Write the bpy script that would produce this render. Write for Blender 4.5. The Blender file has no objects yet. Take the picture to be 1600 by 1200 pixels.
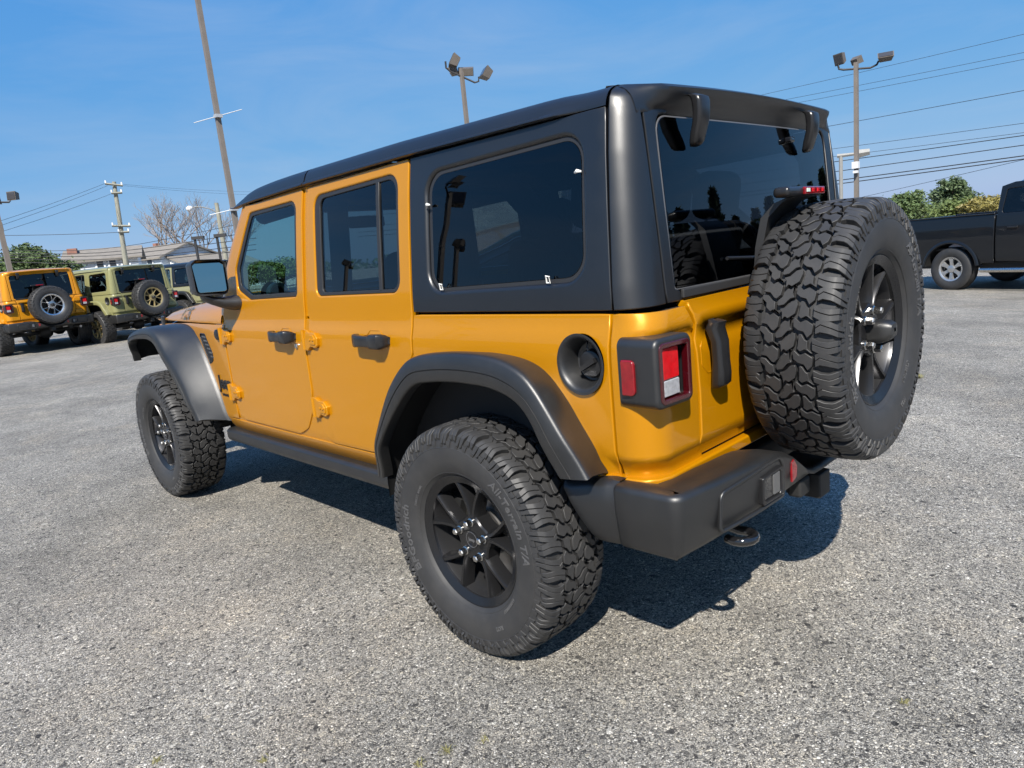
import bpy, bmesh, math, random
import numpy as np
from mathutils import Vector, Matrix, Euler, geometry, noise

random.seed(7)
SC = bpy.context.scene
COL = SC.collection
PI = math.pi

# ---------------------------------------------------------------- camera
CAM = np.array([-2.30812, -1.75322, 1.37129])
CR = np.array([0.7053917, -0.7020097, -0.0980047])
CU = np.array([0.2032810, 0.0678984, 0.9767633])
CF = np.array([0.6790430, 0.7089232, -0.1906002])
cam_data = bpy.data.cameras.new('camera')
cam_data.sensor_width = 36.0
cam_data.lens = 1088.8 / 1600.0 * 36.0
cam_data.clip_start = 0.05
cam_data.clip_end = 3000.0
cam = bpy.data.objects.new('camera', cam_data)
COL.objects.link(cam)
cam.matrix_world = Matrix(((CR[0], CU[0], -CF[0], CAM[0]), (CR[1], CU[1], -CF[1], CAM[1]),
                           (CR[2], CU[2], -CF[2], CAM[2]), (0, 0, 0, 1)))
SC.camera = cam

# ---------------------------------------------------------------- sky, sun, exposure
SUN_DIR = Vector((0.80, 0.62, -1.0)).normalized()          # the way the light travels
SUN_EL = math.asin(-SUN_DIR.z)
SUN_AZ = math.atan2(-SUN_DIR.x, -SUN_DIR.y)                # clockwise from +Y
world = bpy.data.worlds.new('World')
SC.world = world
world.use_nodes = True
wn = world.node_tree.nodes
wl = world.node_tree.links
wn.clear()
w_out = wn.new('ShaderNodeOutputWorld')
w_bg = wn.new('ShaderNodeBackground')
EXPO = 0.70
w_sky = wn.new('ShaderNodeTexSky')
w_sky.sky_type = 'NISHITA'
w_sky.sun_disc = False
w_sky.sun_elevation = SUN_EL
w_sky.sun_rotation = SUN_AZ
w_sky.altitude = 0.0
w_sky.air_density = 0.7
w_sky.dust_density = 0.5
w_sky.ozone_density = 4.0
# a phone camera's rendering of a clear sky: the same grade on the whole dome
w_sep = wn.new('ShaderNodeSeparateColor')
w_comb = wn.new('ShaderNodeCombineColor')
wl.new(w_sky.outputs['Color'], w_sep.inputs['Color'])
for ch, g, k in (('Red', 0.866, 0.095), ('Green', 0.38, 0.262), ('Blue', 0.06, 0.690)):
    pw = wn.new('ShaderNodeMath')
    pw.operation = 'POWER'
    pw.inputs[1].default_value = g
    ml = wn.new('ShaderNodeMath')
    ml.operation = 'MULTIPLY'
    ml.inputs[1].default_value = k * 10.0 / 2 ** EXPO
    wl.new(w_sep.outputs[ch], pw.inputs[0])
    wl.new(pw.outputs[0], ml.inputs[0])
    wl.new(ml.outputs[0], w_comb.inputs[ch])
w_bg.inputs['Strength'].default_value = 0.1
# thin high cloud, barely there
w_tc = wn.new('ShaderNodeTexCoord')
w_map = wn.new('ShaderNodeMapping')
w_map.inputs['Scale'].default_value = (1.6, 1.6, 7.0)
w_map.inputs['Rotation'].default_value = (0.12, 0.10, 0.4)
w_nz = wn.new('ShaderNodeTexNoise')
w_nz.inputs['Scale'].default_value = 1.7
w_nz.inputs['Detail'].default_value = 7
w_nz.inputs['Roughness'].default_value = 0.58
w_nz.inputs['Distortion'].default_value = 0.6
w_mr = wn.new('ShaderNodeMapRange')
w_mr.inputs['From Min'].default_value = 0.40
w_mr.inputs['From Max'].default_value = 0.74
w_mr.inputs['To Max'].default_value = 0.28
w_mix = wn.new('ShaderNodeMix')
w_mix.data_type = 'RGBA'
w_mix.inputs['B'].default_value = (0.50 * 10 / 2 ** EXPO, 0.60 * 10 / 2 ** EXPO, 0.76 * 10 / 2 ** EXPO, 1)
wl.new(w_tc.outputs['Generated'], w_map.inputs['Vector'])
wl.new(w_map.outputs['Vector'], w_nz.inputs['Vector'])
wl.new(w_nz.outputs['Fac'], w_mr.inputs['Value'])
wl.new(w_mr.outputs['Result'], w_mix.inputs['Factor'])
wl.new(w_comb.outputs['Color'], w_mix.inputs['A'])
wl.new(w_mix.outputs['Result'], w_bg.inputs['Color'])
wl.new(w_bg.outputs['Background'], w_out.inputs['Surface'])

sun_data = bpy.data.lights.new('sun', 'SUN')
sun_data.energy = 5.0
sun_data.angle = math.radians(0.53)
sun_data.color = (1.0, 0.95, 0.87)
sun = bpy.data.objects.new('sun', sun_data)
COL.objects.link(sun)
sun.rotation_euler = SUN_DIR.to_track_quat('-Z', 'Y').to_euler()
sun.location = (-8, -6, 12)

SC.view_settings.view_transform = 'Standard'
SC.view_settings.look = 'None'
SC.view_settings.exposure = EXPO
SC.view_settings.gamma = 1.0
SC.view_settings.use_curve_mapping = False
SC.render.engine = 'CYCLES'
SC.cycles.use_denoising = True
SC.cycles.max_bounces = 6
SC.cycles.adaptive_threshold = 0.02
SC.cycles.transparent_max_bounces = 10
SC.cycles.caustics_reflective = False
SC.cycles.caustics_refractive = False


def tag(o, label=None, cat=None, group=None, kind=None):
    if label: o['label'] = label
    if cat: o['category'] = cat
    if group: o['group'] = group
    if kind: o['kind'] = kind
    return o


def empty(name, loc=(0, 0, 0), rz=0.0):
    o = bpy.data.objects.new(name, None)
    o.empty_display_size = 0.2
    COL.objects.link(o)
    o.location = loc
    o.rotation_euler = (0, 0, rz)
    return o


def ray(u, v):
    return CF + CR * ((u - 800.0) / 1088.8) + CU * ((600.0 - v) / 1088.8)


def at(u, v, dist):
    """point seen at photo pixel (u, v), dist metres away along the ground"""
    d = ray(u, v)
    return CAM + d * (dist / math.hypot(d[0], d[1]))

# ---------------------------------------------------------------- mesh helpers
def mesh_obj(name, verts, faces, mat=None, parent=None, smooth=True, normals=None, sharp=None, weighted=False):
    me = bpy.data.meshes.new(name)
    me.from_pydata([tuple(map(float, v)) for v in verts], [], faces)
    me.validate()
    if smooth and len(me.polygons):
        me.polygons.foreach_set('use_smooth', [True] * len(me.polygons))
    if sharp is not None:
        me.set_sharp_from_angle(angle=math.radians(sharp))
    if mat is not None:
        me.materials.append(mat)
    me.update()
    if normals is not None and len(normals) == len(me.vertices):
        me.normals_split_custom_set_from_vertices([tuple(map(float, n)) for n in normals])
    o = bpy.data.objects.new(name, me)
    COL.objects.link(o)
    if parent is not None:
        o.parent = parent
    if weighted:
        m = o.modifiers.new('wn', 'WEIGHTED_NORMAL')
        m.keep_sharp = True
    return o


def bm_obj(name, bm, mat=None, parent=None, smooth=True, sharp=35, weighted=False):
    me = bpy.data.meshes.new(name)
    bmesh.ops.recalc_face_normals(bm, faces=bm.faces)
    bm.to_mesh(me)
    bm.free()
    if smooth and len(me.polygons):
        me.polygons.foreach_set('use_smooth', [True] * len(me.polygons))
        if sharp is not None:
            me.set_sharp_from_angle(angle=math.radians(sharp))
    if mat is not None:
        me.materials.append(mat)
    o = bpy.data.objects.new(name, me)
    COL.objects.link(o)
    if parent is not None:
        o.parent = parent
    if weighted:
        m = o.modifiers.new('wn', 'WEIGHTED_NORMAL')
        m.keep_sharp = True
    return o


class MB:
    """collects simple shapes into one mesh"""
    def __init__(s):
        s.v = []
        s.f = []

    def add(s, verts, faces):
        n = len(s.v)
        s.v += [tuple(map(float, q)) for q in verts]
        s.f += [tuple(i + n for i in f) for f in faces]
        return s

    def box(s, c, size, rot=None):
        hx, hy, hz = size[0] / 2, size[1] / 2, size[2] / 2
        vs = [Vector((x * hx, y * hy, z * hz)) for x in (-1, 1) for y in (-1, 1) for z in (-1, 1)]
        if rot is not None:
            R = Euler(rot).to_matrix()
            vs = [R @ q for q in vs]
        vs = [q + Vector(c) for q in vs]
        return s.add(vs, [(0, 1, 3, 2), (4, 6, 7, 5), (0, 4, 5, 1), (2, 3, 7, 6), (0, 2, 6, 4), (1, 5, 7, 3)])

    def tube(s, pts, r, n=8, caps=True):
        pts = [Vector(p) for p in pts]
        rs = r if isinstance(r, (list, tuple)) else [r] * len(pts)
        rings = []
        for i, p in enumerate(pts):
            t = (pts[min(i + 1, len(pts) - 1)] - pts[max(i - 1, 0)]).normalized()
            up = Vector((0, 0, 1)) if abs(t.z) < 0.9 else Vector((1, 0, 0))
            a = t.cross(up).normalized()
            b = a.cross(t).normalized()
            rings.append([p + (a * math.cos(2 * PI * k / n) + b * math.sin(2 * PI * k / n)) * rs[i] for k in range(n)])
        vs = [q for rg in rings for q in rg]
        fs = []
        for i in range(len(pts) - 1):
            for k in range(n):
                fs.append((i * n + k, i * n + (k + 1) % n, (i + 1) * n + (k + 1) % n, (i + 1) * n + k))
        if caps:
            fs.append(tuple(range(n - 1, -1, -1)))
            fs.append(tuple((len(pts) - 1) * n + k for k in range(n)))
        return s.add(vs, fs)

    def lathe(s, prof, axis='x', n=48, c=(0, 0, 0), closed=False):
        """prof: list of (h, r)"""
        vs = []
        for h, r in prof:
            for k in range(n):
                a = 2 * PI * k / n
                p, q = r * math.cos(a), r * math.sin(a)
                vs.append({'x': (h, p, q), 'y': (p, h, q), 'z': (p, q, h)}[axis])
        vs = [(a + c[0], b + c[1], d + c[2]) for a, b, d in vs]
        fs = []
        m = len(prof)
        for i in range(m if closed else m - 1):
            j = (i + 1) % m
            for k in range(n):
                fs.append((i * n + k, i * n + (k + 1) % n, j * n + (k + 1) % n, j * n + k))
        return s.add(vs, fs)

    def build(s, name, mat=None, parent=None, smooth=True, sharp=35, fix=True, weighted=False):
        bm = bmesh.new()
        vv = [bm.verts.new(q) for q in s.v]
        for f in s.f:
            try:
                bm.faces.new([vv[i] for i in f])
            except ValueError:
                pass
        if not fix:
            me = bpy.data.meshes.new(name)
        return bm_obj(name, bm, mat, parent, smooth, sharp, weighted)


def rbox(name, c, size, mat, parent, bevel=0.006, rot=None, seg=3):
    """a bevelled box"""
    bm = bmesh.new()
    bmesh.ops.create_cube(bm, size=1.0)
    bmesh.ops.scale(bm, vec=size, verts=bm.verts)
    bmesh.ops.bevel(bm, geom=list(bm.edges), offset=min(bevel, min(size) * 0.49), segments=seg, profile=0.5, affect='EDGES')
    if rot is not None:
        bmesh.ops.rotate(bm, matrix=Euler(rot).to_matrix(), verts=bm.verts, cent=(0, 0, 0))
    bmesh.ops.translate(bm, vec=c, verts=bm.verts)
    return bm_obj(name, bm, mat, parent, True, 60, True)


def rounded(pts, radii, n=6):
    """2D polygon with rounded corners"""
    m = len(pts)
    P = [np.array(p, float) for p in pts]
    if not isinstance(radii, (list, tuple)):
        radii = [radii] * m
    out = []
    for i in range(m):
        a, b, c = P[i - 1], P[i], P[(i + 1) % m]
        d1, d2 = a - b, c - b
        l1, l2 = np.linalg.norm(d1), np.linalg.norm(d2)
        d1, d2 = d1 / l1, d2 / l2
        ang = math.acos(max(-1, min(1, float(d1 @ d2))))
        r = radii[i]
        if r <= 1e-6 or ang > PI - 0.02:
            out.append(b)
            continue
        t = min(r / math.tan(ang / 2), l1 * 0.49, l2 * 0.49)
        r = t * math.tan(ang / 2)
        bis = (d1 + d2) / np.linalg.norm(d1 + d2)
        cen = b + bis * (r / math.sin(ang / 2))
        s, e = b + d1 * t - cen, b + d2 * t - cen
        a0 = math.atan2(s[1], s[0])
        da = math.atan2(s[0] * e[1] - s[1] * e[0], s @ e)
        for k in range(n + 1):
            th = a0 + da * k / n
            out.append(cen + r * np.array([math.cos(th), math.sin(th)]))
    return out


def area2(L):
    L = np.array(L)
    x, y = L[:, 0], L[:, 1]
    return 0.5 * float(np.sum(x * np.roll(y, -1) - np.roll(x, -1) * y))


def clean(L, eps=1e-5):
    out = []
    for p in L:
        if not out or np.linalg.norm(np.array(p) - out[-1]) > eps:
            out.append(np.array(p, float))
    if len(out) > 2 and np.linalg.norm(out[0] - out[-1]) < eps:
        out.pop()
    return out


def resample(L, step, closed=True):
    out = []
    m = len(L)
    for i in range(m if closed else m - 1):
        a, b = np.array(L[i], float), np.array(L[(i + 1) % m], float)
        k = max(1, int(math.ceil(np.linalg.norm(b - a) / step)))
        out += [a + (b - a) * j / k for j in range(k)]
    if not closed:
        out.append(np.array(L[-1], float))
    return out


def inset(L, d):
    """move every edge of a closed loop to its left by d (a number or one per edge)"""
    m = len(L)
    P = [np.array(p, float) for p in L]
    ds = d if isinstance(d, (list, tuple)) else [d] * m
    out = []
    for i in range(m):
        e1, e2 = P[i] - P[i - 1], P[(i + 1) % m] - P[i]
        e1, e2 = e1 / np.linalg.norm(e1), e2 / np.linalg.norm(e2)
        n1, n2 = np.array([-e1[1], e1[0]]), np.array([-e2[1], e2[0]])
        d1, d2 = ds[i - 1], ds[i]
        cr = float(n1[0] * n2[1] - n1[1] * n2[0])
        if abs(cr) < 0.08:
            out.append(P[i] + (n1 + n2) * 0.25 * (d1 + d2))
        else:
            q = np.linalg.solve(np.array([n1, n2]), np.array([d1, d2]))
            lim = 2.5 * max(abs(d1), abs(d2), 1e-9)
            ln = np.linalg.norm(q)
            if ln > lim:
                q = q * lim / ln
            out.append(P[i] + q)
    return out


def inside(pts, L):
    """numpy point-in-polygon"""
    pts = np.atleast_2d(pts)
    L = np.array(L)
    x, y = pts[:, 0], pts[:, 1]
    r = np.zeros(len(pts), bool)
    j = len(L) - 1
    for i in range(len(L)):
        c = ((L[i, 1] > y) != (L[j, 1] > y)) & (x < (L[j, 0] - L[i, 0]) * (y - L[i, 1]) / (L[j, 1] - L[i, 1] + 1e-15) + L[i, 0])
        r ^= c
        j = i
    return r


def panel(name, outline, fmap, mat, parent=None, holes=(), thick=0.018, r=0.004, hr=None, res=0.05, mx=1, nb=3, back=False):
    """a sheet with rounded edges: a 2D outline (and holes) laid on the surface fmap(u, v) -> (x, y, z).
    cross(d/du, d/dv) is the outside; mx = -1 mirrors it to the other side of the car."""
    loops, rad = [], []
    for k, L in enumerate([outline] + list(holes)):
        L = clean(resample(clean(L), res))
        ccw = area2(L) > 0
        if (k == 0) != ccw:
            L = L[::-1]
        rr = r if (k == 0 or hr is None) else hr
        loops.append(clean(inset(L, rr), 1e-6))
        rad.append(rr)
    pts, edges = [], []
    for L in loops:
        n0 = len(pts)
        pts += [tuple(p) for p in L]
        edges += [(n0 + i, n0 + (i + 1) % len(L)) for i in range(len(L))]
    A = np.array(loops[0])
    x0, y0 = A.min(0)
    x1, y1 = A.max(0)
    gx = np.arange(x0 + res * 0.5, x1, res)
    gy = np.arange(y0 + res * 0.5, y1, res)
    if len(gx) and len(gy):
        G = np.array([(a + (0.5 * res if k % 2 else 0), b) for k, b in enumerate(gy) for a in gx])
        ok = inside(G, loops[0])
        for L in loops[1:]:
            ok &= ~inside(G, L)
        G = G[ok]
        B = np.array(pts)
        if len(G):
            dm = np.sqrt(((G[:, None, :] - B[None, :, :]) ** 2).sum(2)).min(1)
            pts += [tuple(g) for g in G[dm > res * 0.45]]
    cv, ce, cf, ov, oe, of = geometry.delaunay_2d_cdt([Vector(p) for p in pts], edges, [], 0, 1e-6)
    V2 = np.array([(p.x, p.y) for p in cv])
    T = np.array([f for f in cf if len(f) == 3])
    cen = V2[T].mean(1)
    ok = inside(cen, loops[0])
    for L in loops[1:]:
        ok &= ~inside(cen, L)
    T = T[ok]
    h = 1e-4

    def f3(p):
        q = np.array(fmap(float(p[0]), float(p[1])), float)
        if mx < 0:
            q = q * np.array([-1, 1, 1])
        return q

    def frame(p):
        du = (f3((p[0] + h, p[1])) - f3((p[0] - h, p[1]))) / (2 * h)
        dv = (f3((p[0], p[1] + h)) - f3((p[0], p[1] - h))) / (2 * h)
        n = np.cross(du, dv)
        n /= np.linalg.norm(n) + 1e-12
        return du, dv, n * mx

    verts = [f3(p) for p in V2]
    norms = [frame(p)[2] for p in V2]
    faces = [tuple(t) if mx > 0 else tuple(t[::-1]) for t in T]
    if back:
        n0 = len(verts)
        nv = len(V2)
        verts += [verts[i] - norms[i] * thick for i in range(nv)]
        norms += [-norms[i] for i in range(nv)]
        faces += [tuple(i + n0 for i in f[::-1]) for f in faces[:len(T)]]
    for L, rr in zip(loops, rad):
        m = len(L)
        ring0 = len(verts)
        for i in range(m):
            p = L[i]
            t = (L[(i + 1) % m] - L[i - 1])
            t = t / (np.linalg.norm(t) + 1e-12)
            o2 = np.array([t[1], -t[0]])
            du, dv, n = frame(p)
            T3 = du * o2[0] + dv * o2[1]
            T3 = T3 - n * float(T3 @ n)
            T3 /= np.linalg.norm(T3) + 1e-12
            base = f3(p)
            for k in range(nb + 1):
                th = 0.5 * PI * k / nb
                verts.append(base + rr * math.sin(th) * T3 - rr * (1 - math.cos(th)) * n)
                norms.append(math.cos(th) * n + math.sin(th) * T3)
            verts.append(base + rr * T3 - thick * n)
            norms.append(T3)
        w = nb + 2
        for i in range(m):
            j = (i + 1) % m
            for k in range(w - 1):
                q = (ring0 + i * w + k, ring0 + i * w + k + 1, ring0 + j * w + k + 1, ring0 + j * w + k)
                faces.append(q if mx > 0 else q[::-1])
    return mesh_obj(name, verts, faces, mat, parent, True, norms)


def loft(name, curves, mat, parent=None, closed=False, ends=False, sharp=None, mx=1, flip=False, weighted=False):
    """quads between curves that all have the same number of points"""
    m = len(curves[0])
    vs = [np.array(p, float) for c in curves for p in c]
    if mx < 0:
        vs = [p * np.array([-1, 1, 1]) for p in vs]
    fs = []
    k = len(curves)
    for i in range(k if closed else k - 1):
        j = (i + 1) % k
        for a in range(m - 1):
            fs.append((i * m + a, i * m + a + 1, j * m + a + 1, j * m + a))
    if ends:
        fs.append(tuple(i * m for i in range(k)))
        fs.append(tuple(i * m + m - 1 for i in range(k))[::-1])
    if flip != (mx < 0):
        fs = [f[::-1] for f in fs]
    return mesh_obj(name, vs, fs, mat, parent, True, None, sharp, weighted)


def spline(pts, n):
    """n points on a smooth curve through pts, spaced by length"""
    P = np.array(pts, float)
    Q = np.vstack([2 * P[0] - P[1], P, 2 * P[-1] - P[-2]])
    out = []
    for i in range(1, len(Q) - 2):
        p0, p1, p2, p3 = Q[i - 1:i + 3]
        for t in np.linspace(0, 1, 14, endpoint=False):
            out.append(0.5 * (2 * p1 + (p2 - p0) * t + (2 * p0 - 5 * p1 + 4 * p2 - p3) * t * t + (3 * p1 - p0 - 3 * p2 + p3) * t ** 3))
    out.append(P[-1])
    out = np.array(out)
    s = np.r_[0, np.cumsum(np.linalg.norm(np.diff(out, axis=0), axis=1))]
    u = np.linspace(0, s[-1], n)
    return np.stack([np.interp(u, s, out[:, k]) for k in range(P.shape[1])], 1)


_txt = {}


def text_mesh(s, size=1.0, extrude=0.0, bold=0.0, shear=0.0, res=3):
    """(verts, faces) of a word in the x-y plane, centred"""
    key = (s, size, extrude, bold, shear)
    if key in _txt:
        return _txt[key]
    c = bpy.data.curves.new('word', 'FONT')
    c.body = s
    c.size = size
    c.extrude = extrude
    c.offset = bold
    c.shear = shear
    c.resolution_u = res
    c.align_x = 'CENTER'
    c.align_y = 'CENTER'
    o = bpy.data.objects.new('word', c)
    COL.objects.link(o)
    bpy.context.view_layer.update()
    dg = bpy.context.evaluated_depsgraph_get()
    me = bpy.data.meshes.new_from_object(o.evaluated_get(dg))
    v = [tuple(q.co) for q in me.vertices]
    f = [tuple(p.vertices) for p in me.polygons]
    bpy.data.objects.remove(o)
    bpy.data.curves.remove(c)
    bpy.data.meshes.remove(me)
    _txt[key] = (v, f)
    return v, f


def copy_tree(o, parent=None, swap=None, skip=()):
    c = o.copy()
    COL.objects.link(c)
    c.parent = parent
    if parent is not None:
        c.matrix_parent_inverse = o.matrix_parent_inverse
    if swap and c.type == 'MESH':
        for sl in c.material_slots:
            if sl.material and sl.material.name in swap:
                mt = swap[sl.material.name]
                sl.link = 'OBJECT'
                sl.material = mt
    for ch in list(o.children):
        if ch.name.split('.')[0] not in skip:
            copy_tree(ch, c, swap, skip)
    return c

# ---------------------------------------------------------------- materials
def newmat(name):
    m = bpy.data.materials.new(name)
    m.use_nodes = True
    nt = m.node_tree
    return m, nt.nodes, nt.links, nt.nodes['Principled BSDF']


def mat(name, base, rough=0.5, metal=0.0, coat=0.0, coat_rough=0.03, spec=0.5, var=0.0, vscale=6.0, bump=0.0, bscale=200.0,
        rvar=0.0, trans=0.0, alpha=1.0, emit=None, es=0.0, bdist=0.001, dust=0.0, dustcol=(0.35, 0.32, 0.27)):
    m, N, L, b = newmat(name)
    b.inputs['Base Color'].default_value = (*base, 1)
    b.inputs['Roughness'].default_value = rough
    b.inputs['Metallic'].default_value = metal
    b.inputs['Coat Weight'].default_value = coat
    b.inputs['Coat Roughness'].default_value = coat_rough
    b.inputs['Specular IOR Level'].default_value = spec
    b.inputs['Transmission Weight'].default_value = trans
    if emit:
        b.inputs['Emission Color'].default_value = (*emit, 1)
        b.inputs['Emission Strength'].default_value = es
    tc = N.new('ShaderNodeTexCoord')
    if var > 0 or rvar > 0 or dust > 0:
        nz = N.new('ShaderNodeTexNoise')
        nz.inputs['Scale'].default_value = vscale
        nz.inputs['Detail'].default_value = 6
        nz.inputs['Roughness'].default_value = 0.62
        L.new(tc.outputs['Object'], nz.inputs['Vector'])
    col = None
    if var > 0:
        mr = N.new('ShaderNodeMapRange')
        mr.inputs['From Min'].default_value = 0.25
        mr.inputs['From Max'].default_value = 0.75
        mr.inputs['To Min'].default_value = 1 - var
        mr.inputs['To Max'].default_value = 1 + var
        L.new(nz.outputs['Fac'], mr.inputs['Value'])
        mx = N.new('ShaderNodeMix')
        mx.data_type = 'RGBA'
        mx.blend_type = 'MULTIPLY'
        mx.inputs['Factor'].default_value = 1
        mx.inputs['A'].default_value = (*base, 1)
        L.new(mr.outputs['Result'], mx.inputs['B'])
        col = mx.outputs['Result']
    if dust > 0:
        nz2 = N.new('ShaderNodeTexNoise')
        nz2.inputs['Scale'].default_value = vscale * 0.6
        nz2.inputs['Detail'].default_value = 9
        nz2.inputs['Roughness'].default_value = 0.7
        L.new(tc.outputs['Object'], nz2.inputs['Vector'])
        mr2 = N.new('ShaderNodeMapRange')
        mr2.inputs['From Min'].default_value = 0.42
        mr2.inputs['From Max'].default_value = 0.75
        mr2.inputs['To Max'].default_value = dust
        L.new(nz2.outputs['Fac'], mr2.inputs['Value'])
        mx2 = N.new('ShaderNodeMix')
        mx2.data_type = 'RGBA'
        L.new(mr2.outputs['Result'], mx2.inputs['Factor'])
        if col is not None:
            L.new(col, mx2.inputs['A'])
        else:
            mx2.inputs['A'].default_value = (*base, 1)
        mx2.inputs['B'].default_value = (*dustcol, 1)
        col = mx2.outputs['Result']
    if col is not None:
        L.new(col, b.inputs['Base Color'])
    if rvar > 0:
        mr3 = N.new('ShaderNodeMapRange')
        mr3.inputs['From Min'].default_value = 0.3
        mr3.inputs['From Max'].default_value = 0.7
        mr3.inputs['To Min'].default_value = max(0, rough - rvar)
        mr3.inputs['To Max'].default_value = rough + rvar
        L.new(nz.outputs['Fac'], mr3.inputs['Value'])
        L.new(mr3.outputs['Result'], b.inputs['Roughness'])
    if bump > 0:
        nb = N.new('ShaderNodeTexNoise')
        nb.inputs['Scale'].default_value = bscale
        nb.inputs['Detail'].default_value = 3
        L.new(tc.outputs['Object'], nb.inputs['Vector'])
        bp = N.new('ShaderNodeBump')
        bp.inputs['Strength'].default_value = bump
        bp.inputs['Distance'].default_value = bdist
        L.new(nb.outputs['Fac'], bp.inputs['Height'])
        L.new(bp.outputs['Normal'], b.inputs['Normal'])
    return m


def paint(name, base, flake=0.22, rough=0.32):
    m, N, L, b = newmat(name)
    b.inputs['Metallic'].default_value = flake
    b.inputs['Roughness'].default_value = rough
    b.inputs['Coat Weight'].default_value = 0.7
    b.inputs['Specular IOR Level'].default_value = 0.25
    b.inputs['Coat Roughness'].default_value = 0.015
    b.inputs['Coat IOR'].default_value = 1.45
    tc = N.new('ShaderNodeTexCoord')
    vz = N.new('ShaderNodeTexVoronoi')
    vz.inputs['Scale'].default_value = 2200
    L.new(tc.outputs['Object'], vz.inputs['Vector'])
    mr = N.new('ShaderNodeMapRange')
    mr.inputs['To Min'].default_value = 0.86
    mr.inputs['To Max'].default_value = 1.14
    L.new(vz.outputs['Color'], mr.inputs['Value'])
    mx = N.new('ShaderNodeMix')
    mx.data_type = 'RGBA'
    mx.blend_type = 'MULTIPLY'
    mx.inputs['Factor'].default_value = 1
    mx.inputs['A'].default_value = (*base, 1)
    L.new(mr.outputs['Result'], mx.inputs['B'])
    L.new(mx.outputs['Result'], b.inputs['Base Color'])
    # the faint orange peel of sprayed lacquer
    nz = N.new('ShaderNodeTexNoise')
    nz.inputs['Scale'].default_value = 260
    nz.inputs['Detail'].default_value = 1
    L.new(tc.outputs['Object'], nz.inputs['Vector'])
    bp = N.new('ShaderNodeBump')
    bp.inputs['Strength'].default_value = 0.035
    bp.inputs['Distance'].default_value = 0.001
    L.new(nz.outputs['Fac'], bp.inputs['Height'])
    L.new(bp.outputs['Normal'], b.inputs['Coat Normal'])
    return m


def glass(name, tint, ior=1.5, rough=0.0):
    """thin tinted pane: tinted see-through plus a mirror reflection that grows at grazing angles"""
    m = bpy.data.materials.new(name)
    m.use_nodes = True
    N, L = m.node_tree.nodes, m.node_tree.links
    N.clear()
    out = N.new('ShaderNodeOutputMaterial')
    tr = N.new('ShaderNodeBsdfTransparent')
    tr.inputs['Color'].default_value = (*tint, 1)
    gl = N.new('ShaderNodeBsdfGlossy')
    gl.inputs['Roughness'].default_value = rough
    gl.inputs['Color'].default_value = (0.95, 0.97, 1, 1)
    fr = N.new('ShaderNodeFresnel')
    fr.inputs['IOR'].default_value = ior
    mx = N.new('ShaderNodeMixShader')
    L.new(fr.outputs['Fac'], mx.inputs['Fac'])
    L.new(tr.outputs['BSDF'], mx.inputs[1])
    L.new(gl.outputs['BSDF'], mx.inputs[2])
    L.new(mx.outputs['Shader'], out.inputs['Surface'])
    return m


M = {}
M['paint'] = paint('amber_paint', (0.47, 0.195, 0.001))
M['orange'] = paint('orange_paint', (0.55, 0.225, 0.006), 0.1)
M['olive'] = paint('olive_paint', (0.215, 0.21, 0.095), 0.0)
M['sage'] = paint('sage_paint', (0.23, 0.225, 0.125), 0.0)
M['truck'] = paint('black_paint', (0.006, 0.007, 0.009), 0.0)
M['top'] = mat('hardtop_black', (0.0060, 0.0066, 0.0082), 0.37, spec=0.85, bump=0.15, bscale=900, bdist=0.0006, rvar=0.04, vscale=3)
M['plastic'] = mat('textured_black_plastic', (0.010, 0.0103, 0.011), 0.43, spec=0.85, bump=0.35, bscale=700, bdist=0.0008, dust=0.03, vscale=5, rvar=0.05)
M['plastic_s'] = mat('smooth_black_plastic', (0.014, 0.014, 0.015), 0.28)
M['gloss'] = mat('gloss_black', (0.008, 0.008, 0.009), 0.08, coat=1)
M['trim'] = mat('rubber_trim', (0.018, 0.018, 0.019), 0.5)
M['rubber'] = mat('tyre_rubber', (0.027, 0.027, 0.028), 0.56, bump=0.25, bscale=500, var=0.15, vscale=20, dust=0.16, dustcol=(0.10, 0.092, 0.08))
M['rim'] = mat('wheel_black', (0.036, 0.036, 0.038), 0.24, metal=0.7)
M['barrel'] = mat('rim_barrel_grey', (0.11, 0.11, 0.115), 0.30, metal=0.85)
M['letter'] = mat('tyre_letter', (0.075, 0.075, 0.077), 0.45)
M['rim_silver'] = mat('wheel_machined', (0.62, 0.62, 0.62), 0.25, metal=1.0)
M['rim_gold'] = mat('wheel_gold', (0.42, 0.33, 0.16), 0.35, metal=0.6)
M['steel'] = mat('steel', (0.55, 0.54, 0.52), 0.25, metal=1.0, rvar=0.08, vscale=60)
M['disc'] = mat('brake_disc', (0.40, 0.39, 0.38), 0.4, metal=1.0)
M['chassis'] = mat('chassis_black', (0.014, 0.014, 0.014), 0.6)
M['inner'] = mat('interior_black', (0.016, 0.016, 0.017), 0.75)
M['seat'] = mat('seat_cloth', (0.075, 0.075, 0.08), 0.85, bump=0.3, bscale=400)
M['pale'] = mat('pale_ring', (0.55, 0.68, 0.60), 0.5)
M['white'] = mat('white_plastic', (0.75, 0.75, 0.72), 0.45)
M['red'] = mat('red_lens', (0.19, 0.003, 0.007), 0.12, coat=1, var=0.35, vscale=45)
M['red_hot'] = mat('bright_red_lens', (0.52, 0.006, 0.010), 0.15, coat=1, var=0.25, vscale=60)
M['red_dark'] = mat('dark_red_lens', (0.045, 0.002, 0.004), 0.1, coat=1)
M['clear'] = mat('clear_lens', (0.62, 0.62, 0.64), 0.2, metal=0.5, coat=1, var=0.25, vscale=80)
M['mirror'] = mat('mirror_glass', (0.38, 0.43, 0.38), 0.02, metal=1.0)
M['glass_dark'] = glass('privacy_glass', (0.15, 0.17, 0.19), 1.52)
M['glass_clear'] = glass('tinted_glass', (0.46, 0.62, 0.60), 1.5)
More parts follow.
